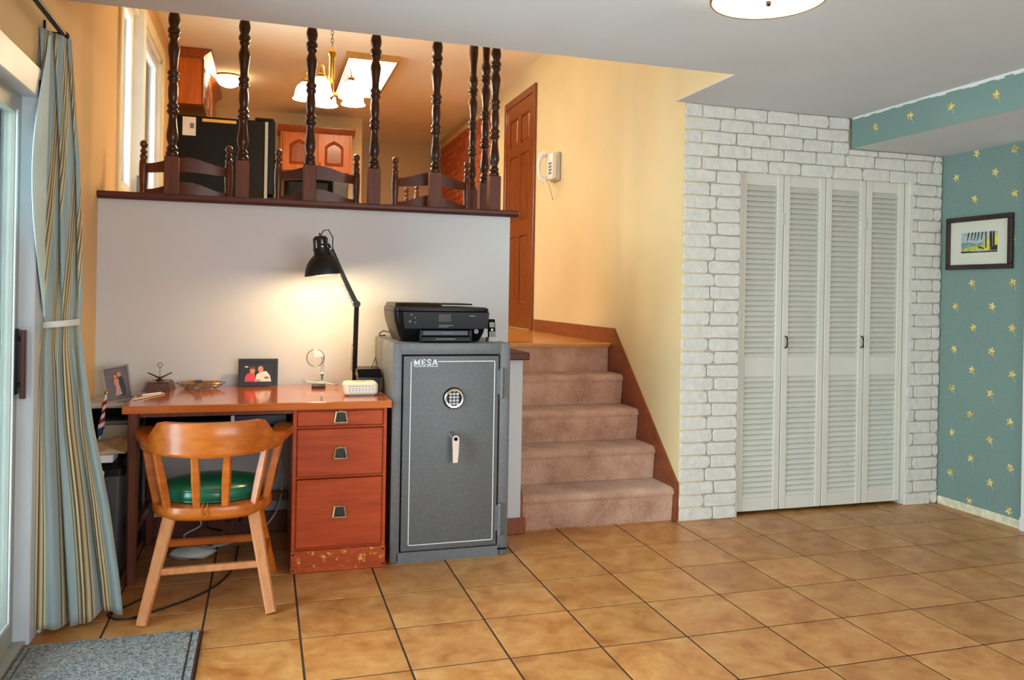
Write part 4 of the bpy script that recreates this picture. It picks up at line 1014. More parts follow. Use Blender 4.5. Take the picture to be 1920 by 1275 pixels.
# cream desk radio / clock
ck = thing('clock_radio', 'cream white caller box with yellow top strip at the desk corner', 'clock', (0.652, 0.20, ZD))
build(B(0.572, 0.736, 0.150, 0.262, ZD + 0.004, ZD + 0.066, bev=0.018, seg=4), 'body', 'cream_plastic', ck, smooth=50)
build(B(0.59, 0.718, 0.160, 0.252, ZD, ZD + 0.006), 'foot', 'dark_grey', ck)
fp = build(MB().prism([(0.588, ZD + 0.020), (0.720, ZD + 0.020), (0.716, ZD + 0.056), (0.592, ZD + 0.056)], 'y', 0.1485, 0.152), 'front_plate', 'white_plastic', ck)
build(B(0.592, 0.716, 0.1478, 0.149, ZD + 0.046, ZD + 0.051), 'yellow_strip', 'yellow_strip', fp)
for r in range(2):
    for k in range(8): build(MB().lathe([(0.0028, 0), (0.002, 0.0012)], (0.600 + k * 0.0155, 0.1485, ZD + 0.028 + r * 0.009), (0, -1, 0), 8), 'button', 'grey_plastic', fp)
build(B(0.632, 0.682, 0.19, 0.20, ZD + 0.0655, ZD + 0.0668), 'slot', 'dark_brass', ck)
# black tape box
bb = thing('storage_box', 'small black box with sloping lid between lamp and safe', 'box', (0.71, 0.36, ZD))
build(MB().rings([[(x, y, ZD) for x, y in ((.662, .285), (.762, .285), (.762, .42), (.662, .42))], [(x, y, ZD + 0.075) for x, y in ((.657, .280), (.767, .280), (.767, .425), (.657, .425))]]), 'body', 'navy', bb)
build(MB().prism([(0.276, ZD + 0.076), (0.276, ZD + 0.083), (0.33, ZD + 0.112), (0.428, ZD + 0.118), (0.428, ZD + 0.076)], 'x', 0.653, 0.770), 'lid', 'gloss_black', bb)
tag(build(MB().tube([(0.735, 0.40, ZD + 0.115), (0.755, 0.41, ZD + 0.165), (0.766, 0.42, ZD + 0.125)], 0.0022, 6), 'wire_stand', 'cable_black', smooth=30), 'bent black wire sticking up behind the storage box', 'wire')

# helping hand magnifiers
def helper(x, y, z, label, ring_dx, ring_h, rr_, bx, mat):
    t = thing('magnifier_stand', label, 'magnifier', (x, y, z))
    build(B(x - bx, x + bx, y - 0.03, y + 0.03, z, z + 0.016, bev=0.003), 'base', 'black_iron', t)
    build(MB().cyl((x + bx * 0.5, y, z + 0.014), (x + bx * 0.5, y, z + 0.075), 0.0045, seg=8).lathe([(0.010, -0.008), (0.010, 0.008)], (x + bx * 0.5, y, z + 0.030), (0, 1, 0), 10).lathe([(0.010, -0.008), (0.010, 0.008)], (x + bx * 0.5, y, z + 0.072), (1, 0, 0), 10), 'post', mat, t, smooth=40)
    am = MB().tube([(x - bx - 0.03, y, z + 0.034), (x, y, z + 0.026), (x + bx * .5, y, z + 0.030), (x + bx + 0.05, y - 0.01, z + 0.014)], 0.0028, 6)
    build(am, 'cross_arm', mat, t, smooth=60)
    for ex, ez, dx in ((x - bx - 0.03, z + 0.034, -1), (x + bx + 0.05, z + 0.014, 1)):
        build(MB().bar((ex, y, ez), (ex + dx * 0.02, y, ez + 0.010), 0.006, 0.008, 0.002, 0.004).bar((ex, y, ez), (ex + dx * 0.02, y, ez - 0.006), 0.006, 0.008, 0.002, 0.004), 'clip', mat, t)
    cx, cz = x + ring_dx, z + ring_h
    build(MB().bar((x + bx * 0.5 - 0.006, y, z + 0.075), (cx + rr_ * 0.75, y, cz + 0.004), 0.005, 0.004).bar((x + bx * 0.5 + 0.006, y, z + 0.075), (cx + rr_ * 0.92, y, cz + 0.006), 0.005, 0.004), 'bracket', mat, t)
    rg = [(cx + rr_ * cos(2 * pi * i / 28), y - 0.004, cz + rr_ * sin(2 * pi * i / 28)) for i in range(29)]
    lr = build(MB().tube(rg, 0.0024, 6), 'lens_ring', mat, t, smooth=60)
    build(MB().lathe([(rr_ - 0.001, -0.002), (rr_ * 0.6, -0.004), (0.001, -0.005)], (cx, y - 0.004, cz), (0, 1, 0), 24, cap=False), 'lens', 'lens', lr, smooth=60)
    return t
helper(0.478, 0.52, ZD, 'helping hand stand with round magnifier lens under the lamp', -0.018, 0.155, 0.044, 0.034, 'wire')
# dark box with a second clip stand on top
wbx = thing('wooden_box', 'low dark wooden box carrying tools at the desk end', 'box', (-0.285, 0.5, ZD))
build(MB().rings([[(x, y, ZD) for x, y in ((-.345, .44), (-.225, .44), (-.215, .60), (-.335, .60))], [(x, y, ZD + 0.042) for x, y in ((-.325, .45), (-.232, .45), (-.225, .59), (-.322, .59))]]), 'body', 'dark_box', wbx)
build(B(-0.322, -0.232, 0.45, 0.59, ZD + 0.042, ZD + 0.048, bev=0.002), 'lid', 'dark_box', wbx)
t = thing('clip_stand', 'little metal clip stand with a ring standing on the wooden box', 'clip stand', (-0.28, 0.52, ZD + 0.048))
zt = ZD + 0.048
build(MB().lathe([(0.020, 0), (0.018, 0.006), (0.006, 0.010), (0.004, 0.02)], (-0.28, 0.52, zt), seg=14), 'base', 'dark_brass', t, smooth=40)
build(MB().bar((-0.28, 0.52, zt + 0.012), (-0.335, 0.52, zt + 0.040), 0.008, 0.006, 0.005, 0.004).bar((-0.28, 0.52, zt + 0.012), (-0.225, 0.52, zt + 0.040), 0.008, 0.006, 0.005, 0.004).bar((-0.30, 0.52, zt + 0.034), (-0.26, 0.52, zt + 0.034), 0.005, 0.004), 'arm', 'dark_brass', t)
build(MB().cyl((-0.28, 0.52, zt + 0.01), (-0.28, 0.52, zt + 0.066), 0.002, seg=6), 'rod', 'wire', t)
build(MB().tube([(-0.28 + 0.011 * cos(2 * pi * i / 16), 0.52, zt + 0.077 + 0.011 * sin(2 * pi * i / 16)) for i in range(17)], 0.0022, 6), 'ring', 'wire', t, smooth=60)
for i, (xa_, ya_, xb_, yb_, mt, lab) in enumerate(((-0.345, 0.17, -0.25, 0.38, 'cream_plastic', 'cream ruler pointing across the desk end'), (-0.33, 0.30, -0.26, 0.40, 'paper', 'white pencil lying before the wooden box'), (-0.352, 0.32, -0.33, 0.42, 'grey_plastic', 'grey pen beside the wooden box'))):
    nm = ('ruler', 'pencil', 'pen')[i]
    mb_ = MB().bar((xa_, ya_, ZD + 0.004), (xb_, yb_, ZD + 0.004), 0.020 if i == 0 else 0.009, 0.003 if i == 0 else 0.008) if i == 0 else MB().cyl((xa_, ya_, ZD + 0.005), (xb_, yb_, ZD + 0.005), 0.005, 0.003, seg=8)
    tag(build(mb_, nm, mt), lab, nm)
nt_ = thing('notepad', 'small green grey notepad propped against the wooden box', 'notepad', (-0.345, 0.47, ZD))
Mn = Matrix.Translation((-0.349, 0.49, ZD + 0.001)) @ Matrix.Rotation(math.radians(22), 4, 'Y')
build(B(-0.004, 0.004, -0.045, 0.045, 0, 0.05, M=Mn), 'pages', 'grey_plastic', nt_)
build(B(-0.0055, -0.004, -0.046, 0.046, 0, 0.051, M=Mn), 'cover', 'blue_stripe', nt_)
# shallow wire dish of dried reeds
wd_ = thing('wire_basket', 'shallow wire dish of dried reeds lying on the desk', 'basket', (-0.095, 0.56, ZD))
def oval(k, z, n=40): return [(-0.095 + 0.118 * k * cos(2 * pi * i / n), 0.565 + 0.07 * k * sin(2 * pi * i / n), ZD + z) for i in range(n)]
for k, z in ((0.62, 0.003), (0.85, 0.018), (1.0, 0.030)):
    o_ = oval(k, z); build(MB().tube(o_ + [o_[0]], 0.0022, 5), 'hoop', 'wire', wd_, smooth=60)
sp_ = MB()
for i in range(0, 40, 2): sp_.tube([oval(0.62, 0.003)[i], oval(0.85, 0.018)[i], oval(1.0, 0.030)[i]], 0.0011, 4)
build(sp_, 'ribs', 'wire', wd_, kind='stuff')
rd = MB()
for i in range(34):
    a = R_.uniform(0, 2 * pi); b_ = a + pi + R_.uniform(-0.7, 0.7)
    p = (-0.095 + 0.085 * cos(a), 0.565 + 0.045 * sin(a), ZD + R_.uniform(0.008, 0.026)); q = (-0.095 + 0.09 * cos(b_), 0.565 + 0.05 * sin(b_), ZD + R_.uniform(0.012, 0.038))
    rd.tube([p, ((p[0] + q[0]) / 2, (p[1] + q[1]) / 2, (p[2] + q[2]) / 2 + 0.006), q], 0.0022, 5)
build(rd, 'reeds', 'wicker', wd_, kind='stuff')
tag(build(B(-0.12, -0.085, 0.49, 0.53, ZD + 0.037, ZD + 0.049, bev=0.003), 'tape_dispenser', 'dark_grey'), 'small dark case resting on the dish of reeds', 'case')

# ------------------------------------------------------------------ left corner: side shelf, shredder, flags
ss = thing('side_shelf', 'black side shelf unit in the corner beside the desk', 'shelf', (-0.48, 0.52, 0))
build(B(-0.592, -0.372, 0.37, 0.685, 0.716, 0.732, bev=0.003), 'shelf_top', 'light_grey', ss)
build(B(-0.592, -0.578, 0.38, 0.685, 0, 0.716).box(-0.386, -0.372, 0.38, 0.685, 0, 0.716).box(-0.578, -0.386, 0.672, 0.685, 0, 0.716), 'side_panels', 'black_plastic', ss)
build(B(-0.578, -0.386, 0.38, 0.672, 0.50, 0.512), 'shelf_board', 'black_plastic', ss)
bx_ = thing('adding_machine', 'beige office machine on the middle of the side shelf', 'machine', (-0.46, 0.44, 0.512))
build(B(-0.520, -0.400, 0.385, 0.56, 0.513, 0.635, bev=0.008, seg=2), 'body', 'beige', bx_, smooth=40)
build(B(-0.525, -0.400, 0.395, 0.55, 0.636, 0.652, bev=0.004), 'lid', 'grey_plastic', bx_)
sr_ = thing('paper_shredder', 'tall dark grey shredder bin behind the curtain', 'shredder', (-0.47, 0.17, 0))
build(MB().rings([rect(-0.565, -0.375, 0.015, 0.335, 0.05, 0.02), rect(-0.575, -0.362, 0.0, 0.345, 0.48, 0.02)]), 'bin', 'dark_grey', sr_, smooth=40)
build(MB().rings([rect(-0.56, -0.38, 0.02, 0.33, 0.0, 0.02), rect(-0.56, -0.38, 0.02, 0.33, 0.05, 0.02)]), 'base', 'black_plastic', sr_, smooth=40)
build(MB().rings([rect(-0.585, -0.352, -0.012, 0.352, 0.48, 0.025), rect(-0.585, -0.352, -0.012, 0.352, 0.51, 0.025), rect(-0.57, -0.366, 0.01, 0.335, 0.535, 0.03)]), 'head', 'black_plastic', sr_, smooth=40)
build(B(-0.452, -0.43, -0.016, -0.010, 0.485, 0.505, bev=0.002), 'switch', 'white_plastic', sr_)
tag(build(B(-0.57, -0.400, 0.0, 0.13, 0.536, 0.566, bev=0.002), 'white_box', 'paper'), 'white paper box lying on the shredder', 'box')
bg_ = MB(); nx_, ny_ = 8, 8; vs2 = []; 
for j in range(ny_ + 1):
    for i in range(nx_ + 1):
        x = -0.58 + 0.225 * i / nx_; y = 0.03 + 0.33 * j / ny_
        vs2.append((x, y, 0.578 + 0.010 * sin(i * 1.3 + j * 0.9) + R_.uniform(-.003, .003)))
top_ = [Vector(p) for p in vs2]; bot_ = [Vector((p[0], p[1], 0.568)) for p in vs2]
n_ = len(vs2); f_ = []
for j in range(ny_):
    for i in range(nx_):
        a = j * (nx_ + 1) + i; f_.append((a, a + 1, a + nx_ + 2, a + nx_ + 1)); f_.append((n_ + a, n_ + a + nx_ + 1, n_ + a + nx_ + 2, n_ + a + 1))
for i in range(nx_): f_.append((i, n_ + i, n_ + i + 1, i + 1)); b1 = ny_ * (nx_ + 1) + i; f_.append((b1, b1 + 1, n_ + b1 + 1, n_ + b1))
for j in range(ny_): a = j * (nx_ + 1); f_.append((a, a + nx_ + 1, n_ + a + nx_ + 1, n_ + a)); b1 = a + nx_; f_.append((b1, n_ + b1, n_ + b1 + nx_ + 1, b1 + nx_ + 1))
bg_.add(top_ + bot_, f_)
tag(build(bg_, 'paper_bag', 'kraft'), 'flattened brown paper bag on top of the shredder', 'bag')
for k, (fx, fy, lean, lab) in enumerate(((-0.505, 0.30, 0.02, 'rolled red and white striped flag nearest the shelf side'), (-0.545, 0.27, -0.01, 'rolled red and white striped flag nearest the curtain'))):
    fl_ = thing('small_flag', lab, 'flag', (fx, fy, 0.585), 'small flags on the shredder')
    build(MB().cyl((fx, fy, 0.585), (fx + lean * 1.2, fy, 0.790), 0.004, seg=8), 'stick', 'white_plastic', fl_)
    for s_ in range(8):
        z0_ = 0.60 + s_ * 0.02; r0 = 0.011 + 0.004 * sin(s_ * 0.9); mt = 'blue_stripe' if s_ < 2 else ('red_stripe' if s_ % 2 else 'white_cloth')
        cx0 = fx + lean * (z0_ - 0.585) / 0.205 * 1.2
        build(MB().rings([[(cx0 + r0 * cos(a_), fy + r0 * sin(a_), z0_ + 0.008 * cos(a_)) for a_ in [2 * pi * q / 12 for q in range(12)]], [(cx0 + r0 * cos(a_) + 0.002, fy + r0 * sin(a_), z0_ + 0.0205 + 0.008 * cos(a_)) for a_ in [2 * pi * q / 12 for q in range(12)]]]), 'stripe_band', mt, fl_, smooth=40)
    build(MB().lathe([(0.003, 0), (0.009, 0.006), (0.006, 0.014), (0.001, 0.022)], (fx + lean * 1.2, fy, 0.788), seg=8), 'finial', 'brass', fl_, smooth=60)

# cables under the desk
def cable(pts, r, mt, label):
    P_ = [Vector(p) for p in pts]; out = []
    for i in range(len(P_) - 1):
        p0 = P_[max(i - 1, 0)]; p1 = P_[i]; p2 = P_[i + 1]; p3 = P_[min(i + 2, len(P_) - 1)]
        for k in range(6):
            t_ = k / 6
            out.append(0.5 * ((2 * p1) + (p2 - p0) * t_ + (2 * p0 - 5 * p1 + 4 * p2 - p3) * t_ ** 2 + (3 * p1 - p0 - 3 * p2 + p3) * t_ ** 3))
    out.append(P_[-1])
    return tag(build(MB().tube(out, r, 6), 'power_cable', mt, smooth=60), label, 'cable', 'cables under the desk')
cable([(-0.21, -0.10, 0.006), (-0.30, -0.22, 0.005), (-0.36, -0.30, 0.005), (-0.31, -0.36, 0.005), (-0.22, -0.33, 0.005), (-0.02, -0.15, 0.005), (0.08, 0.1, 0.005), (0.10, 0.45, 0.006)], 0.004, 'cable_black', 'black cable looping on the floor by the curtain')
cable([(0.29, 0.665, 0.42), (0.27, 0.63, 0.30), (0.22, 0.60, 0.22), (0.12, 0.58, 0.15), (0.10, 0.6, 0.09)], 0.0045, 'cable_black', 'black cable dropping behind the desk pedestal')
cable([(0.30, 0.665, 0.40), (0.31, 0.62, 0.28), (0.29, 0.58, 0.16), (0.24, 0.56, 0.08), (0.16, 0.56, 0.012), (-0.02, 0.5, 0.006)], 0.005, 'cable_white', 'white cable curving down beside the desk pedestal')
cable([(0.02, 0.62, 0.20), (0.05, 0.56, 0.14), (0.10, 0.54, 0.19), (0.05, 0.53, 0.11), (0.0, 0.55, 0.16), (-0.06, 0.56, 0.09), (0.02, 0.52, 0.07)], 0.005, 'cable_black', 'tangled black cable hanging behind the chair')
cable([(-0.15, 0.60, 0.16), (-0.08, 0.55, 0.10), (-0.16, 0.53, 0.05), (-0.05, 0.47, 0.01), (0.05, 0.5, 0.008)], 0.004, 'cable_white', 'white cable coiled on the floor under the desk')
ps_ = thing('power_strip', 'black power strip with plugs on the baseboard under the desk', 'power strip', (0.02, 0.66, 0.12))
build(B(-0.10, 0.14, 0.645, 0.682, 0.125, 0.165, bev=0.004), 'strip', 'black_plastic', ps_)
for k in range(4): build(B(-0.075 + k * 0.055, -0.045 + k * 0.055, 0.60, 0.645, 0.128, 0.162, bev=0.006, seg=2), 'plug', 'cable_black' if k % 2 else 'cable_white', ps_)
bgp = MB().rings([[(-0.10 + 0.11 * (0.2 + 0.8 * sin(pi * (j + .5) / 7)) * cos(a_), 0.33 + 0.06 * (0.2 + 0.8 * sin(pi * (j + .5) / 7)) * sin(a_), 0.002 + 0.055 * j / 6 + 0.006 * sin(3 * a_ + j)) for a_ in [2 * pi * q / 16 for q in range(16)]] for j in range(7)])
tag(build(bgp, 'plastic_bag', 'cable_white', smooth=60), 'crumpled pale plastic bag on the floor under the desk', 'bag')

# ------------------------------------------------------------------ curtain
ct = thing('curtain', 'striped blue and cream curtain tied back beside the sliding door', 'curtain', (-0.5, -0.38, 0))
lv = [(2.225, -.610, -.520), (1.93, -.602, -.497), (1.75, -.600, -.482), (1.45, -.598, -.470), (1.25, -.592, -.466), (1.146, -.582, -.472), (1.05, -.590, -.464), (0.75, -.594, -.424), (0.45, -.597, -.368), (0.14, -.599, -.322), (0.020, -.600, -.308)]
def lerp_lv(z):
    for (za, la, ra), (zb, lb, rb) in zip(lv, lv[1:]):
        if za >= z >= zb:
            k = (za - z) / (za - zb); return la + (lb - la) * k, ra + (rb - ra) * k
    return lv[-1][1:] if z < 1 else lv[0][1:]
def cloth(nf, amp, inset, phase, nz=70, nu=150, z_top=2.222, z_bot=0.020):
    rows = []
    for j in range(nz + 1):
        z = z_top + (z_bot - z_top) * j / nz
        l_, r_ = lerp_lv(min(z, 2.225))
        g = 1 - math.exp(-((z - 1.146) / 0.16) ** 2)          # 0 at the tie band
        row = []
        for i in range(nu + 1):
            u_ = i / nu
            drift = 0.05 * sin(z * 2.2 + phase)
            wv = sin(2 * pi * nf * (u_ + drift) + phase) * 0.75 + 0.35 * sin(2 * pi * nf * 2.1 * u_ + 1.3 * z + phase)
            x = l_ + (r_ - l_) * (u_ + 0.030 * cos(2 * pi * nf * (u_ + drift) + phase) * g)
            y = -0.455 + 0.15 * u_ + inset + amp * (0.35 + 0.65 * g) * wv * (0.7 + 0.5 * max(0, 1.0 - z))
            row.append((x, y + 0.0, z + (0.012 * sin(9 * u_ + phase) if j == nz else 0)))
        rows.append(row)
    n1 = nu + 1
    vs_ = [p for r in rows for p in r]
    fs = [(a * n1 + i, a * n1 + i + 1, (a + 1) * n1 + i + 1, (a + 1) * n1 + i) for a in range(nz) for i in range(nu)]
    return vs_, fs, n1, nz
vs_, fs, n1, nz = cloth(2.7, 0.042, 0.0, 0.6)
me = bpy.data.meshes.new('panel'); me.from_pydata([tuple(Vector(p) - ORG[ct]) for p in vs_], [], fs)
uvl = me.uv_layers.new(name='stripe')
for lp_ in me.loops: uvl.data[lp_.index].uv = ((lp_.vertex_index % n1) / (n1 - 1) - 0.42 * max(0.0, vs_[lp_.vertex_index][2] - 1.16) + 0.5, 1 - (lp_.vertex_index // n1) / nz)
me.materials.append(MT['curtain']); me.polygons.foreach_set('use_smooth', [True] * len(me.polygons))
pn_ = bpy.data.objects.new('panel', me); link(pn_, ct); sm = pn_.modifiers.new('thickness', 'SOLIDIFY'); sm.thickness = 0.003; ORG[pn_] = ORG[ct]
# pale lining hanging on the door side
lr_ = []
for j in range(41):
    z = 2.20 - j / 40 * 1.05; k = sin(pi * j / 40) ** 1.3
    lr_.append([(-0.572 - 0.0 * k, -0.470 - 0.015 - 0.05 * k * i / 8, z) if False else (-0.568 + 0.004 * (i / 8), -0.43 - 0.19 * k * (1 - i / 8) + 0.003 * sin(i), z) for i in range(9)])
mb = MB(); vv_ = [p for r in lr_ for p in r]
mb.add(vv_, [(a * 9 + i, a * 9 + i + 1, (a + 1) * 9 + i + 1, (a + 1) * 9 + i) for a in range(40) for i in range(8)])
ln_ = build(mb, 'lining', 'lining', ct, smooth=60); sm = ln_.modifiers.new('thickness', 'SOLIDIFY'); sm.thickness = 0.003
tie = [(-0.527 + 0.062 * cos(2 * pi * i / 28), -0.380 + 0.085 * sin(2 * pi * i / 28), 1.142 + 0.006 * cos(2 * pi * i / 28)) for i in range(29)]
rings = []
for p in tie[:-1]:
    d = Vector((p[0] + 0.527, p[1] + 0.380, 0)).normalized() * 0.0025; P0 = Vector(p)
    rings.append([P0 - d + Vector((0, 0, -0.011)), P0 + d + Vector((0, 0, -0.011)), P0 + d + Vector((0, 0, 0.011)), P0 - d + Vector((0, 0, 0.011))])
rings.append(rings[0])
build(MB().rings(rings, False, False), 'tie_back', 'tie_white', ct, smooth=40)
cr_ = thing('curtain_rod', 'dark metal curtain rod above the sliding door', 'curtain rod', (-0.545, -1.4, 2.2))
build(MB().cyl((-0.545, -2.7, 2.238), (-0.545, -0.33, 2.238), 0.011, seg=12), 'rod', 'black_metal', cr_, smooth=40)
for yy in (-2.65, -0.315): build(MB().lathe([(0.011, 0), (0.017, 0.008), (0.017, 0.02), (0.008, 0.03), (0.001, 0.033)], (-0.545, yy if yy > -1 else -2.7, 2.238), (0, 1 if yy > -1 else -1, 0), 12), 'finial', 'black_metal', cr_, smooth=50)
for yy in (-2.6, -0.36): build(B(XL, -0.548, yy - 0.008, yy + 0.008, 2.22, 2.232).box(XL, XL + 0.008, yy - 0.018, yy + 0.018, 2.19, 2.27), 'bracket', 'black_metal', cr_)

# ------------------------------------------------------------------ doormat
dm = thing('doormat', 'grey ribbed doormat in front of the sliding door', 'doormat', (-0.3, -1.1, 0))
build(B(-0.585, -0.004, -1.60, -0.545, 0.0, 0.010, bev=0.004, M=None), 'backing', 'dark_grey', dm)
build(B(-0.560, -0.035, -1.575, -0.572, 0.008, 0.0135, bev=0.002), 'pile', 'doormat', dm)
eb = MB().box(-0.585 + 0.004, -0.566, -1.596, -0.549, 0.009, 0.0125).box(-0.029, -0.008, -1.596, -0.549, 0.009, 0.0125).box(-0.566, -0.029, -0.566, -0.549, 0.009, 0.0125)
build(eb, 'border', 'doormat', dm)

# ------------------------------------------------------------------ ceiling drum lamp
def drum(x, y, label):
    t = thing('ceiling_lamp', label, 'ceiling lamp', (x, y, 2.25))
    build(MB().lathe([(0.165, 2.372), (0.168, 2.385)], (x, y, 0), seg=40), 'canopy', 'brass', t, smooth=40)
    build(MB().lathe([(0.186, 2.375), (0.188, 2.31), (0.188, 2.286), (0.184, 2.280), (0.12, 2.277), (0.06, 2.276), (0.001, 2.275)], (x, y, 0), seg=48, cap=False), 'shade', 'drum_glow', t, smooth=40)
    build(MB().lathe([(0.184, 2.2795), (0.189, 2.278), (0.192, 2.281), (0.192, 2.288), (0.189, 2.290)], (x, y, 0), seg=48, cap=False), 'rim', 'brass', t, smooth=40)
    build(MB().lathe([(0.001, 2.258), (0.006, 2.260), (0.009, 2.267), (0.009, 2.276)], (x, y, 0), seg=12), 'finial', 'dark_brass', t, smooth=50)
drum(1.795, -1.43, 'round white glass drum lamp on the lower ceiling')

# ------------------------------------------------------------------ framed picture on the right wall
wp = thing('wall_picture', 'brown framed matted autumn print on the teal wall', 'picture', (XR - 0.012, 0.045, 1.478))
ya, yb, za, zb = -0.188, 0.280, 1.476, 1.798; f_w = 0.030
m = MB()
for (a, b, c_, d) in ((ya, yb, za, za + f_w), (ya, yb, zb - f_w, zb), (ya, ya + f_w, za + f_w, zb - f_w), (yb - f_w, yb, za + f_w, zb - f_w)):
    m.box(XR - 0.026, XR - 0.001, a, b, c_, d, bev=0.004)
m.box(XR - 0.005, XR - 0.001, ya + 0.01, yb - 0.01, za + 0.01, zb - 0.01)
build(m, 'frame', 'pic_brown', wp)
build(B(XR - 0.012, XR - 0.006, ya + f_w, yb - f_w, za + f_w, zb - f_w), 'mat_board', 'mat_board', wp)
ar = build(B(XR - 0.0128, XR - 0.011, -0.086, 0.170, 1.577, 1.700), 'print', 'art_sky', wp)
xp = XR - 0.0128
def art(mt, pts, lay): build(MB().prism([(0.170 - u_ * 0.256, 1.577 + v_ * 0.123) for u_, v_ in pts], 'x', xp - 0.0002 * lay, xp), 'print_area', mt, ar)
art('art_blue', [(0, 0.12), (0.62, 0.2), (0.6, 0.5), (0.4, 0.42), (0.2, 0.55), (0, 0.5)], 1)
art('art_grass', [(0, 0.1), (1, 0.12), (1, 0.28), (0.62, 0.36), (0.35, 0.34), (0.1, 0.22), (0, 0.2)], 2)
art('art_dark', [(0, 0), (1, 0), (1, 0.08), (0.5, 0.05), (0.25, 0.08), (0, 0.09)], 3)
art('art_yellow', [(0.66, 0.1), (0.78, 0.1), (0.77, 0.6), (0.72, 0.78), (0.66, 0.6)], 4)
art('art_yellow', [(0.9, 0.3), (1, 0.35), (1, 0.9), (0.93, 0.8)], 4)
for u0, w_ in ((0.80, 0.05), (0.88, 0.04), (0.68, 0.025)): art('art_dark', [(u0, 0.2), (u0 + w_ * 1.4, 0.2), (u0 + w_, 1.0), (u0 - w_ * 0.2, 1.0)], 5)
for u0 in (0.17, 0.27, 0.36, 0.45, 0.55): art('art_dark', [(u0, 0.62), (u0 + 0.012, 0.6), (u0 + 0.07, 1.0), (u0 + 0.03, 1.0)], 5)
art('art_dark', [(0.45, 0.30), (0.47, 0.33), (0.66, 0.2), (0.62, 0.16)], 6)
art('art_dark', [(0.78, 0.1), (1, 0.1), (1, 0.34), (0.9, 0.3)], 3)

# ------------------------------------------------------------------ wall telephone
tp = thing('wall_telephone', 'white corded telephone on the yellow stair wall', 'telephone', (XS - 0.04, 2.40, 2.22))
build(B(XS - 0.03, XS - 0.001, 2.33, 2.50, 2.20, 2.43, bev=0.006), 'back_plate', 'light_grey', tp)
bp_ = build(B(XS - 0.075, XS - 0.03, 2.335, 2.495, 2.21, 2.42, bev=0.010, seg=2), 'body', 'white_plastic', tp, smooth=40)
for r in range(4):
    for c_ in range(3): build(B(XS - 0.079, XS - 0.074, 2.35 + c_ * 0.022, 2.365 + c_ * 0.022, 2.25 + r * 0.026, 2.266 + r * 0.026, bev=0.002), 'key', 'grey_plastic', bp_)
hs2 = [(XS - 0.085, 2.47, 2.205), (XS - 0.118, 2.475, 2.225), (XS - 0.135, 2.478, 2.27), (XS - 0.140, 2.48, 2.32), (XS - 0.135, 2.478, 2.37), (XS - 0.118, 2.475, 2.415), (XS - 0.085, 2.47, 2.435)]
build(MB().tube(hs2, 0.018, 10, rr=[0.026, 0.024, 0.017, 0.015, 0.017, 0.024, 0.026]), 'handset', 'white_plastic', tp, smooth=60)
pts = []
for i in range(121):
    k = i / 120; base = Vector((XS - 0.075 + 0.05 * sin(pi * k), 2.455 - 0.03 * k, 2.205 - 0.155 * sin(pi * k)))
    pts.append(base + Vector((0.005 * cos(i * 1.05), 0.005 * sin(i * 1.05), 0)))
build(MB().tube(pts, 0.0018, 5), 'coiled_cord', 'light_grey', tp, smooth=60)

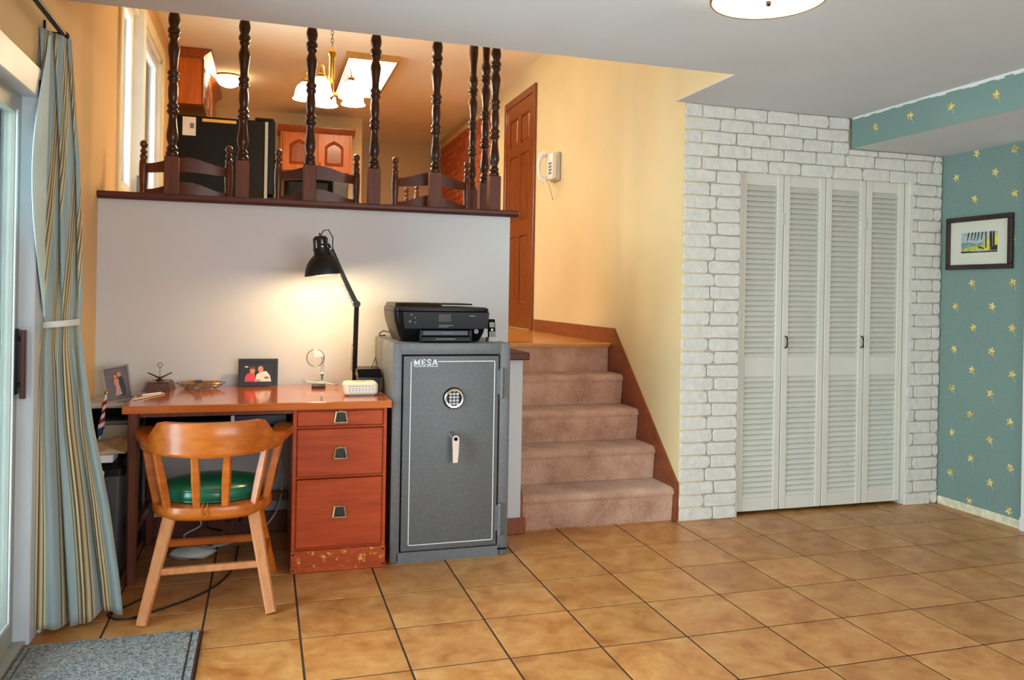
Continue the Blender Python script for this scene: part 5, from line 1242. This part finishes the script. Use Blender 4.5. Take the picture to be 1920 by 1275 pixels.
# ------------------------------------------------------------------ dining chairs
def dining_chair(loc, label):
    t = thing('dining_chair', label, 'chair', loc, 'ladder back dining chairs on the upper level')
    x0, y0_, z0_ = loc; W2 = 0.2155
    P = [(0.016, 0), (0.019, 0.03), (0.019, 0.40), (0.019, 0.47), (0.017, 0.48), (0.021, 0.50), (0.021, 0.70), (0.019, 0.78), (0.0205, 0.80), (0.017, 0.812), (0.0205, 0.824), (0.018, 0.85), (0.0215, 0.90), (0.0225, 0.96), (0.0215, 1.00), (0.016, 1.012), (0.020, 1.022), (0.019, 1.032), (0.012, 1.042), (0.0175, 1.050), (0.0175, 1.060), (0.011, 1.068), (0.012, 1.073), (0.0185, 1.082), (0.0205, 1.093), (0.018, 1.104), (0.010, 1.112), (0.001, 1.114)]
    for s_ in (-1, 1): build(MB().lathe(P, (x0 + s_ * W2, y0_, z0_), seg=16), 'back_post', 'dining_wood', t, smooth=50)
    for zc, hgt in ((0.985, 0.088), (0.846, 0.100), (0.66, 0.09)):
        rg = []
        for i in range(25):
            u_ = -1 + 2 * i / 24
            top = hgt * (0.52 + 0.48 * cos(pi * u_ * 0.95) ** 1 if abs(u_) < 0.53 else 0.52 + 0.48 * cos(pi * u_ * 0.95)) 
            top = hgt * (0.55 + 0.45 * (0.5 + 0.5 * cos(pi * u_)))
            bot = hgt * 0.12 * (0.5 + 0.5 * cos(pi * u_))
            yb_ = y0_ + 0.030 * (1 - u_ * u_) * -1
            rg.append([(x0 + u_ * (W2 - 0.012), yb_ - 0.007, z0_ + zc + bot - hgt * 0.5), (x0 + u_ * (W2 - 0.012), yb_ + 0.007, z0_ + zc + bot - hgt * 0.5), (x0 + u_ * (W2 - 0.012), yb_ + 0.007, z0_ + zc + top - hgt * 0.5), (x0 + u_ * (W2 - 0.012), yb_ - 0.007, z0_ + zc + top - hgt * 0.5)])
        build(MB().rings(rg), 'back_slat', 'dining_wood', t, smooth=40)
    build(B(x0 - 0.225, x0 + 0.225, y0_ - 0.01, y0_ + 0.42, z0_ + 0.43, z0_ + 0.465, bev=0.012, seg=2), 'seat', 'dining_wood', t, smooth=40)
    for s_ in (-1, 1):
        build(MB().lathe([(0.015, 0), (0.021, 0.08), (0.017, 0.12), (0.022, 0.2), (0.022, 0.43)], (x0 + s_ * 0.20, y0_ + 0.39, z0_), seg=14), 'front_leg', 'dining_wood', t, smooth=50)
        build(MB().cyl((x0 + s_ * 0.21, y0_, z0_ + 0.2), (x0 + s_ * 0.20, y0_ + 0.39, z0_ + 0.2), 0.010, seg=10), 'stretcher', 'dining_wood', t, smooth=50)
    build(MB().cyl((x0 - 0.2, y0_ + 0.39, z0_ + 0.27), (x0 + 0.2, y0_ + 0.39, z0_ + 0.27), 0.010, seg=10), 'stretcher', 'dining_wood', t, smooth=50)
    return t
dc0 = dining_chair((-0.212, 0.955, ZL), 'dark ladder back dining chair beside the upper window')
copy_thing(dc0, (0.482, 0.955, ZL), 'dark ladder back dining chair in front of the kitchen cabinets')
copy_thing(dc0, (1.138, 0.955, ZL), 'dark ladder back dining chair beside the railing corner')
copy_thing(dc0, (1.215, 2.08, ZL), 'dark ladder back dining chair turned sideways at the table end', rz=pi / 2)

# ------------------------------------------------------------------ chandelier
chd = thing('chandelier', 'brass chandelier with five glowing bell shades above the dining area', 'chandelier', (0.597, 1.6, 2.47))
cx, cy = 0.597, 1.6; CHZ = 0.040
build(MB().lathe([(0.001, 2.475), (0.006, 2.478), (0.010, 2.490), (0.016, 2.498), (0.030, 2.505), (0.022, 2.518), (0.014, 2.53), (0.014, 2.60), (0.0185, 2.61), (0.0185, 2.755), (0.022, 2.76), (0.028, 2.775), (0.028, 2.785), (0.020, 2.80), (0.012, 2.815), (0.004, 2.83)], (cx, cy, CHZ), seg=20), 'column', 'brass', chd, smooth=50)
chain = MB()
for k in range(17):
    zc = 2.878 + k * 0.026
    u_ = Vector((1, 0, 0)) if k % 2 else Vector((0, 1, 0))
    chain.tube([Vector((cx, cy, zc)) + u_ * 0.008 * cos(2 * pi * i / 10) + Vector((0, 0, 0.017 * sin(2 * pi * i / 10))) for i in range(11)], 0.002, 5)
build(chain, 'chain', 'dark_brass', chd, smooth=60)
build(MB().lathe([(0.06, ZU - 0.022), (0.06, ZU - 0.012), (0.05, ZU - 0.001)], (cx, cy, 0), seg=20), 'ceiling_cup', 'brass', chd, smooth=50)
for k in range(5):
    a = math.radians(-118 + 72 * k); d = Vector((cos(a), sin(a), 0)); o = Vector((cx, cy, CHZ)); rr0 = 0.165
    z6 = Vector((0, 0, 1))
    am = build(MB().tube([o + d * 0.012 + z6 * 2.53, o + d * 0.05 + z6 * 2.515, o + d * 0.085 + z6 * 2.545, o + d * 0.10 + z6 * 2.61, o + d * 0.125 + z6 * 2.665, o + d * 0.15 + z6 * 2.668, o + d * rr0 + z6 * 2.635, o + d * rr0 + z6 * 2.605], 0.0045, 7), 'arm', 'brass', chd, smooth=60)
    c_ = o + d * rr0
    build(MB().lathe([(0.008, 2.612), (0.020, 2.604), (0.023, 2.594), (0.023, 2.578)], c_, seg=16), 'socket_cup', 'brass', am, smooth=50)
    build(MB().lathe([(0.021, 2.584), (0.032, 2.576), (0.052, 2.556), (0.062, 2.530), (0.066, 2.505), (0.070, 2.488), (0.080, 2.476), (0.078, 2.475), (0.067, 2.487), (0.063, 2.505), (0.059, 2.530), (0.049, 2.555), (0.030, 2.573)], c_, seg=24, cap=False), 'glass_shade', 'shade_glow', am, smooth=60)

# ------------------------------------------------------------------ kitchen light panel and dome
lpn = thing('light_panel', 'glowing rectangular ceiling light with a wooden frame', 'ceiling light', (1.07, 4.0, ZU - 0.06))
build(B(0.87, 1.285, 3.33, 4.72, ZU - 0.045, ZU - 0.004), 'diffuser', 'panel_glow', lpn)
build(B(0.848, 0.87, 3.308, 4.742, ZU - 0.055, ZU).box(1.285, 1.307, 3.308, 4.742, ZU - 0.055, ZU).box(0.87, 1.285, 3.308, 3.33, ZU - 0.055, ZU).box(0.87, 1.285, 4.72, 4.742, ZU - 0.055, ZU), 'frame', 'light_oak', lpn)
dmo = thing('dome_light', 'small glowing dome ceiling light beside the kitchen cabinet', 'ceiling light', (-0.16, 4.55, ZU - 0.1))
build(MB().lathe([(0.12, ZU - 0.015), (0.115, ZU - 0.05), (0.09, ZU - 0.085), (0.05, ZU - 0.105), (0.001, ZU - 0.11)], (-0.16, 4.55, 0), seg=28), 'dome', 'dome_glow', dmo, smooth=50)
build(MB().lathe([(0.128, ZU - 0.016), (0.13, ZU - 0.001)], (-0.16, 4.55, 0), seg=28), 'rim', 'brass', dmo, smooth=50)

# ------------------------------------------------------------------ refrigerator, cabinets, microwave
rf = thing('refrigerator', 'tall black refrigerator in the upper kitchen', 'refrigerator', (-0.17, 4.05, ZL))
build(B(XL + 0.02, 0.185, 3.70, 4.48, ZL, 2.765, bev=0.008), 'cabinet', 'black_appliance', rf)
build(B(0.212, 0.275, 3.695, 4.485, ZL + 0.05, 2.10, bev=0.014, seg=2), 'door', 'black_appliance', rf)
build(B(0.212, 0.275, 3.695, 4.485, 2.112, 2.775, bev=0.014, seg=2), 'door', 'black_appliance', rf)
build(B(0.187, 0.212, 3.71, 4.47, ZL + 0.06, 2.76), 'gasket', 'light_grey', rf)
build(B(0.10, 0.26, 3.72, 3.80, 2.766, 2.795, bev=0.006), 'hinge_cover', 'black_plastic', rf)
for z0_, z1_ in ((1.75, 2.08), (2.13, 2.45)): build(B(0.275, 0.31, 3.74, 3.77, z0_, z1_, bev=0.008), 'handle', 'black_plastic', rf)
nte = thing('paper_note', 'white paper note stuck on the refrigerator side', 'note', (-0.44, 3.698, 2.59))
build(B(-0.492, -0.385, 3.6975, 3.6992, 2.592, 2.752), 'sheet', 'paper', nte)
build(B(-0.432, -0.400, 3.6968, 3.6976, 2.655, 2.700), 'printed_square', 'grey_plastic', nte)
tag(build(B(-0.335, -0.055, 3.6885, 3.699, 2.718, 2.745, bev=0.003), 'wooden_ruler', 'yellow_wood'), 'yellow wooden ruler along the refrigerator top edge', 'ruler')

def cab_door_x(par, x, y0_, y1_, z0_, z1_):
    d = build(B(x, x + 0.018, y0_, y1_, z0_, z1_, bev=0.003), 'door', 'cab_red', par)
    build(B(x + 0.016, x + 0.024, y0_ + 0.06, y1_ - 0.06, z0_ + 0.06, z1_ - 0.06, bev=0.004), 'raised_panel', 'cab_red', d)
    return d
wc = thing('wall_cabinet', 'wooden wall cabinet with crown moulding above the refrigerator', 'cabinet', (-0.45, 4.4, 2.86))
build(B(XL + 0.005, -0.345, 3.70, 5.50, 2.866, 3.27), 'body', 'cab_wood', wc)
for k in range(4): cab_door_x(wc, -0.345, 3.71 + k * 0.45, 4.15 + k * 0.45, 2.875, 3.26)
cw_ = MB().prism([(XL + 0.005, 3.262), (-0.33, 3.262), (-0.318, 3.285), (-0.27, 3.325), (-0.262, 3.34), (XL + 0.005, 3.34)], 'y', 3.665, 5.50)
build(cw_, 'crown', 'cab_red', wc)
build(B(XL + 0.005, -0.33, 3.66, 3.70, 3.27, 3.34, bev=0.012), 'crown_return', 'cab_red', wc)

kc = thing('wall_cabinet', 'two door arched panel cabinet on the kitchen end wall', 'cabinet', (0.75, 5.88, 2.62))
build(B(0.352, 1.150, 5.72, 6.045, 2.60, 3.08), 'body', 'cab_wood', kc)
build(MB().prism([(5.72, 3.07), (5.705, 3.09), (5.675, 3.125), (5.675, 3.14), (6.045, 3.14), (6.045, 3.07)], 'x', 0.32, 1.18), 'crown', 'cab_red', kc)
for (x0, x1) in ((0.375, 0.735), (0.765, 1.125)):
    d = build(B(x0, x1, 5.70, 5.72, 2.63, 3.06, bev=0.003), 'door', 'cab_wood', kc)
    w4 = (x1 - x0) / 2; xm = (x0 + x1) / 2
    ol = [(xm - w4 + 0.075, 2.70), (xm + w4 - 0.075, 2.70), (xm + w4 - 0.075, 2.92), (xm + w4 - 0.11, 2.955), (xm, 2.99), (xm - w4 + 0.11, 2.955), (xm - w4 + 0.075, 2.92)]
    def sc2(k): return [(xm + (a - xm) * k, 2.83 + (b - 2.83) * k) for a, b in ol]
    build(MB().rings([[(a, 5.700, b) for a, b in sc2(1.0)], [(a, 5.694, b) for a, b in sc2(0.93)], [(a, 5.698, b) for a, b in sc2(0.86)], [(a, 5.690, b) for a, b in sc2(0.74)]]), 'arched_panel', 'cab_red', d)
    kx_ = x1 - 0.025 if x0 < 0.5 else x0 + 0.025
    build(MB().tube([(kx_, 5.70, 2.74), (kx_, 5.678, 2.735), (kx_, 5.678, 2.685), (kx_, 5.70, 2.68)], 0.005, 6), 'pull', 'brass', d, smooth=60)
mw = thing('microwave', 'black microwave oven under the arched cabinet', 'microwave', (0.75, 5.86, 2.3))
build(B(0.40, 1.11, 5.72, 6.045, 2.26, 2.57, bev=0.006), 'case', 'black_plastic', mw)
dd_ = build(B(0.405, 0.93, 5.70, 5.72, 2.27, 2.54, bev=0.004), 'door', 'gloss_black', mw)
build(B(0.45, 0.88, 5.698, 5.7005, 2.31, 2.50), 'window', 'black_appliance', dd_)
build(B(0.94, 1.105, 5.70, 5.72, 2.27, 2.54, bev=0.004), 'control_panel', 'dark_grey', mw)
build(B(0.43, 1.08, 5.695, 5.705, 2.548, 2.562), 'vent_strip', 'grey_plastic', mw)
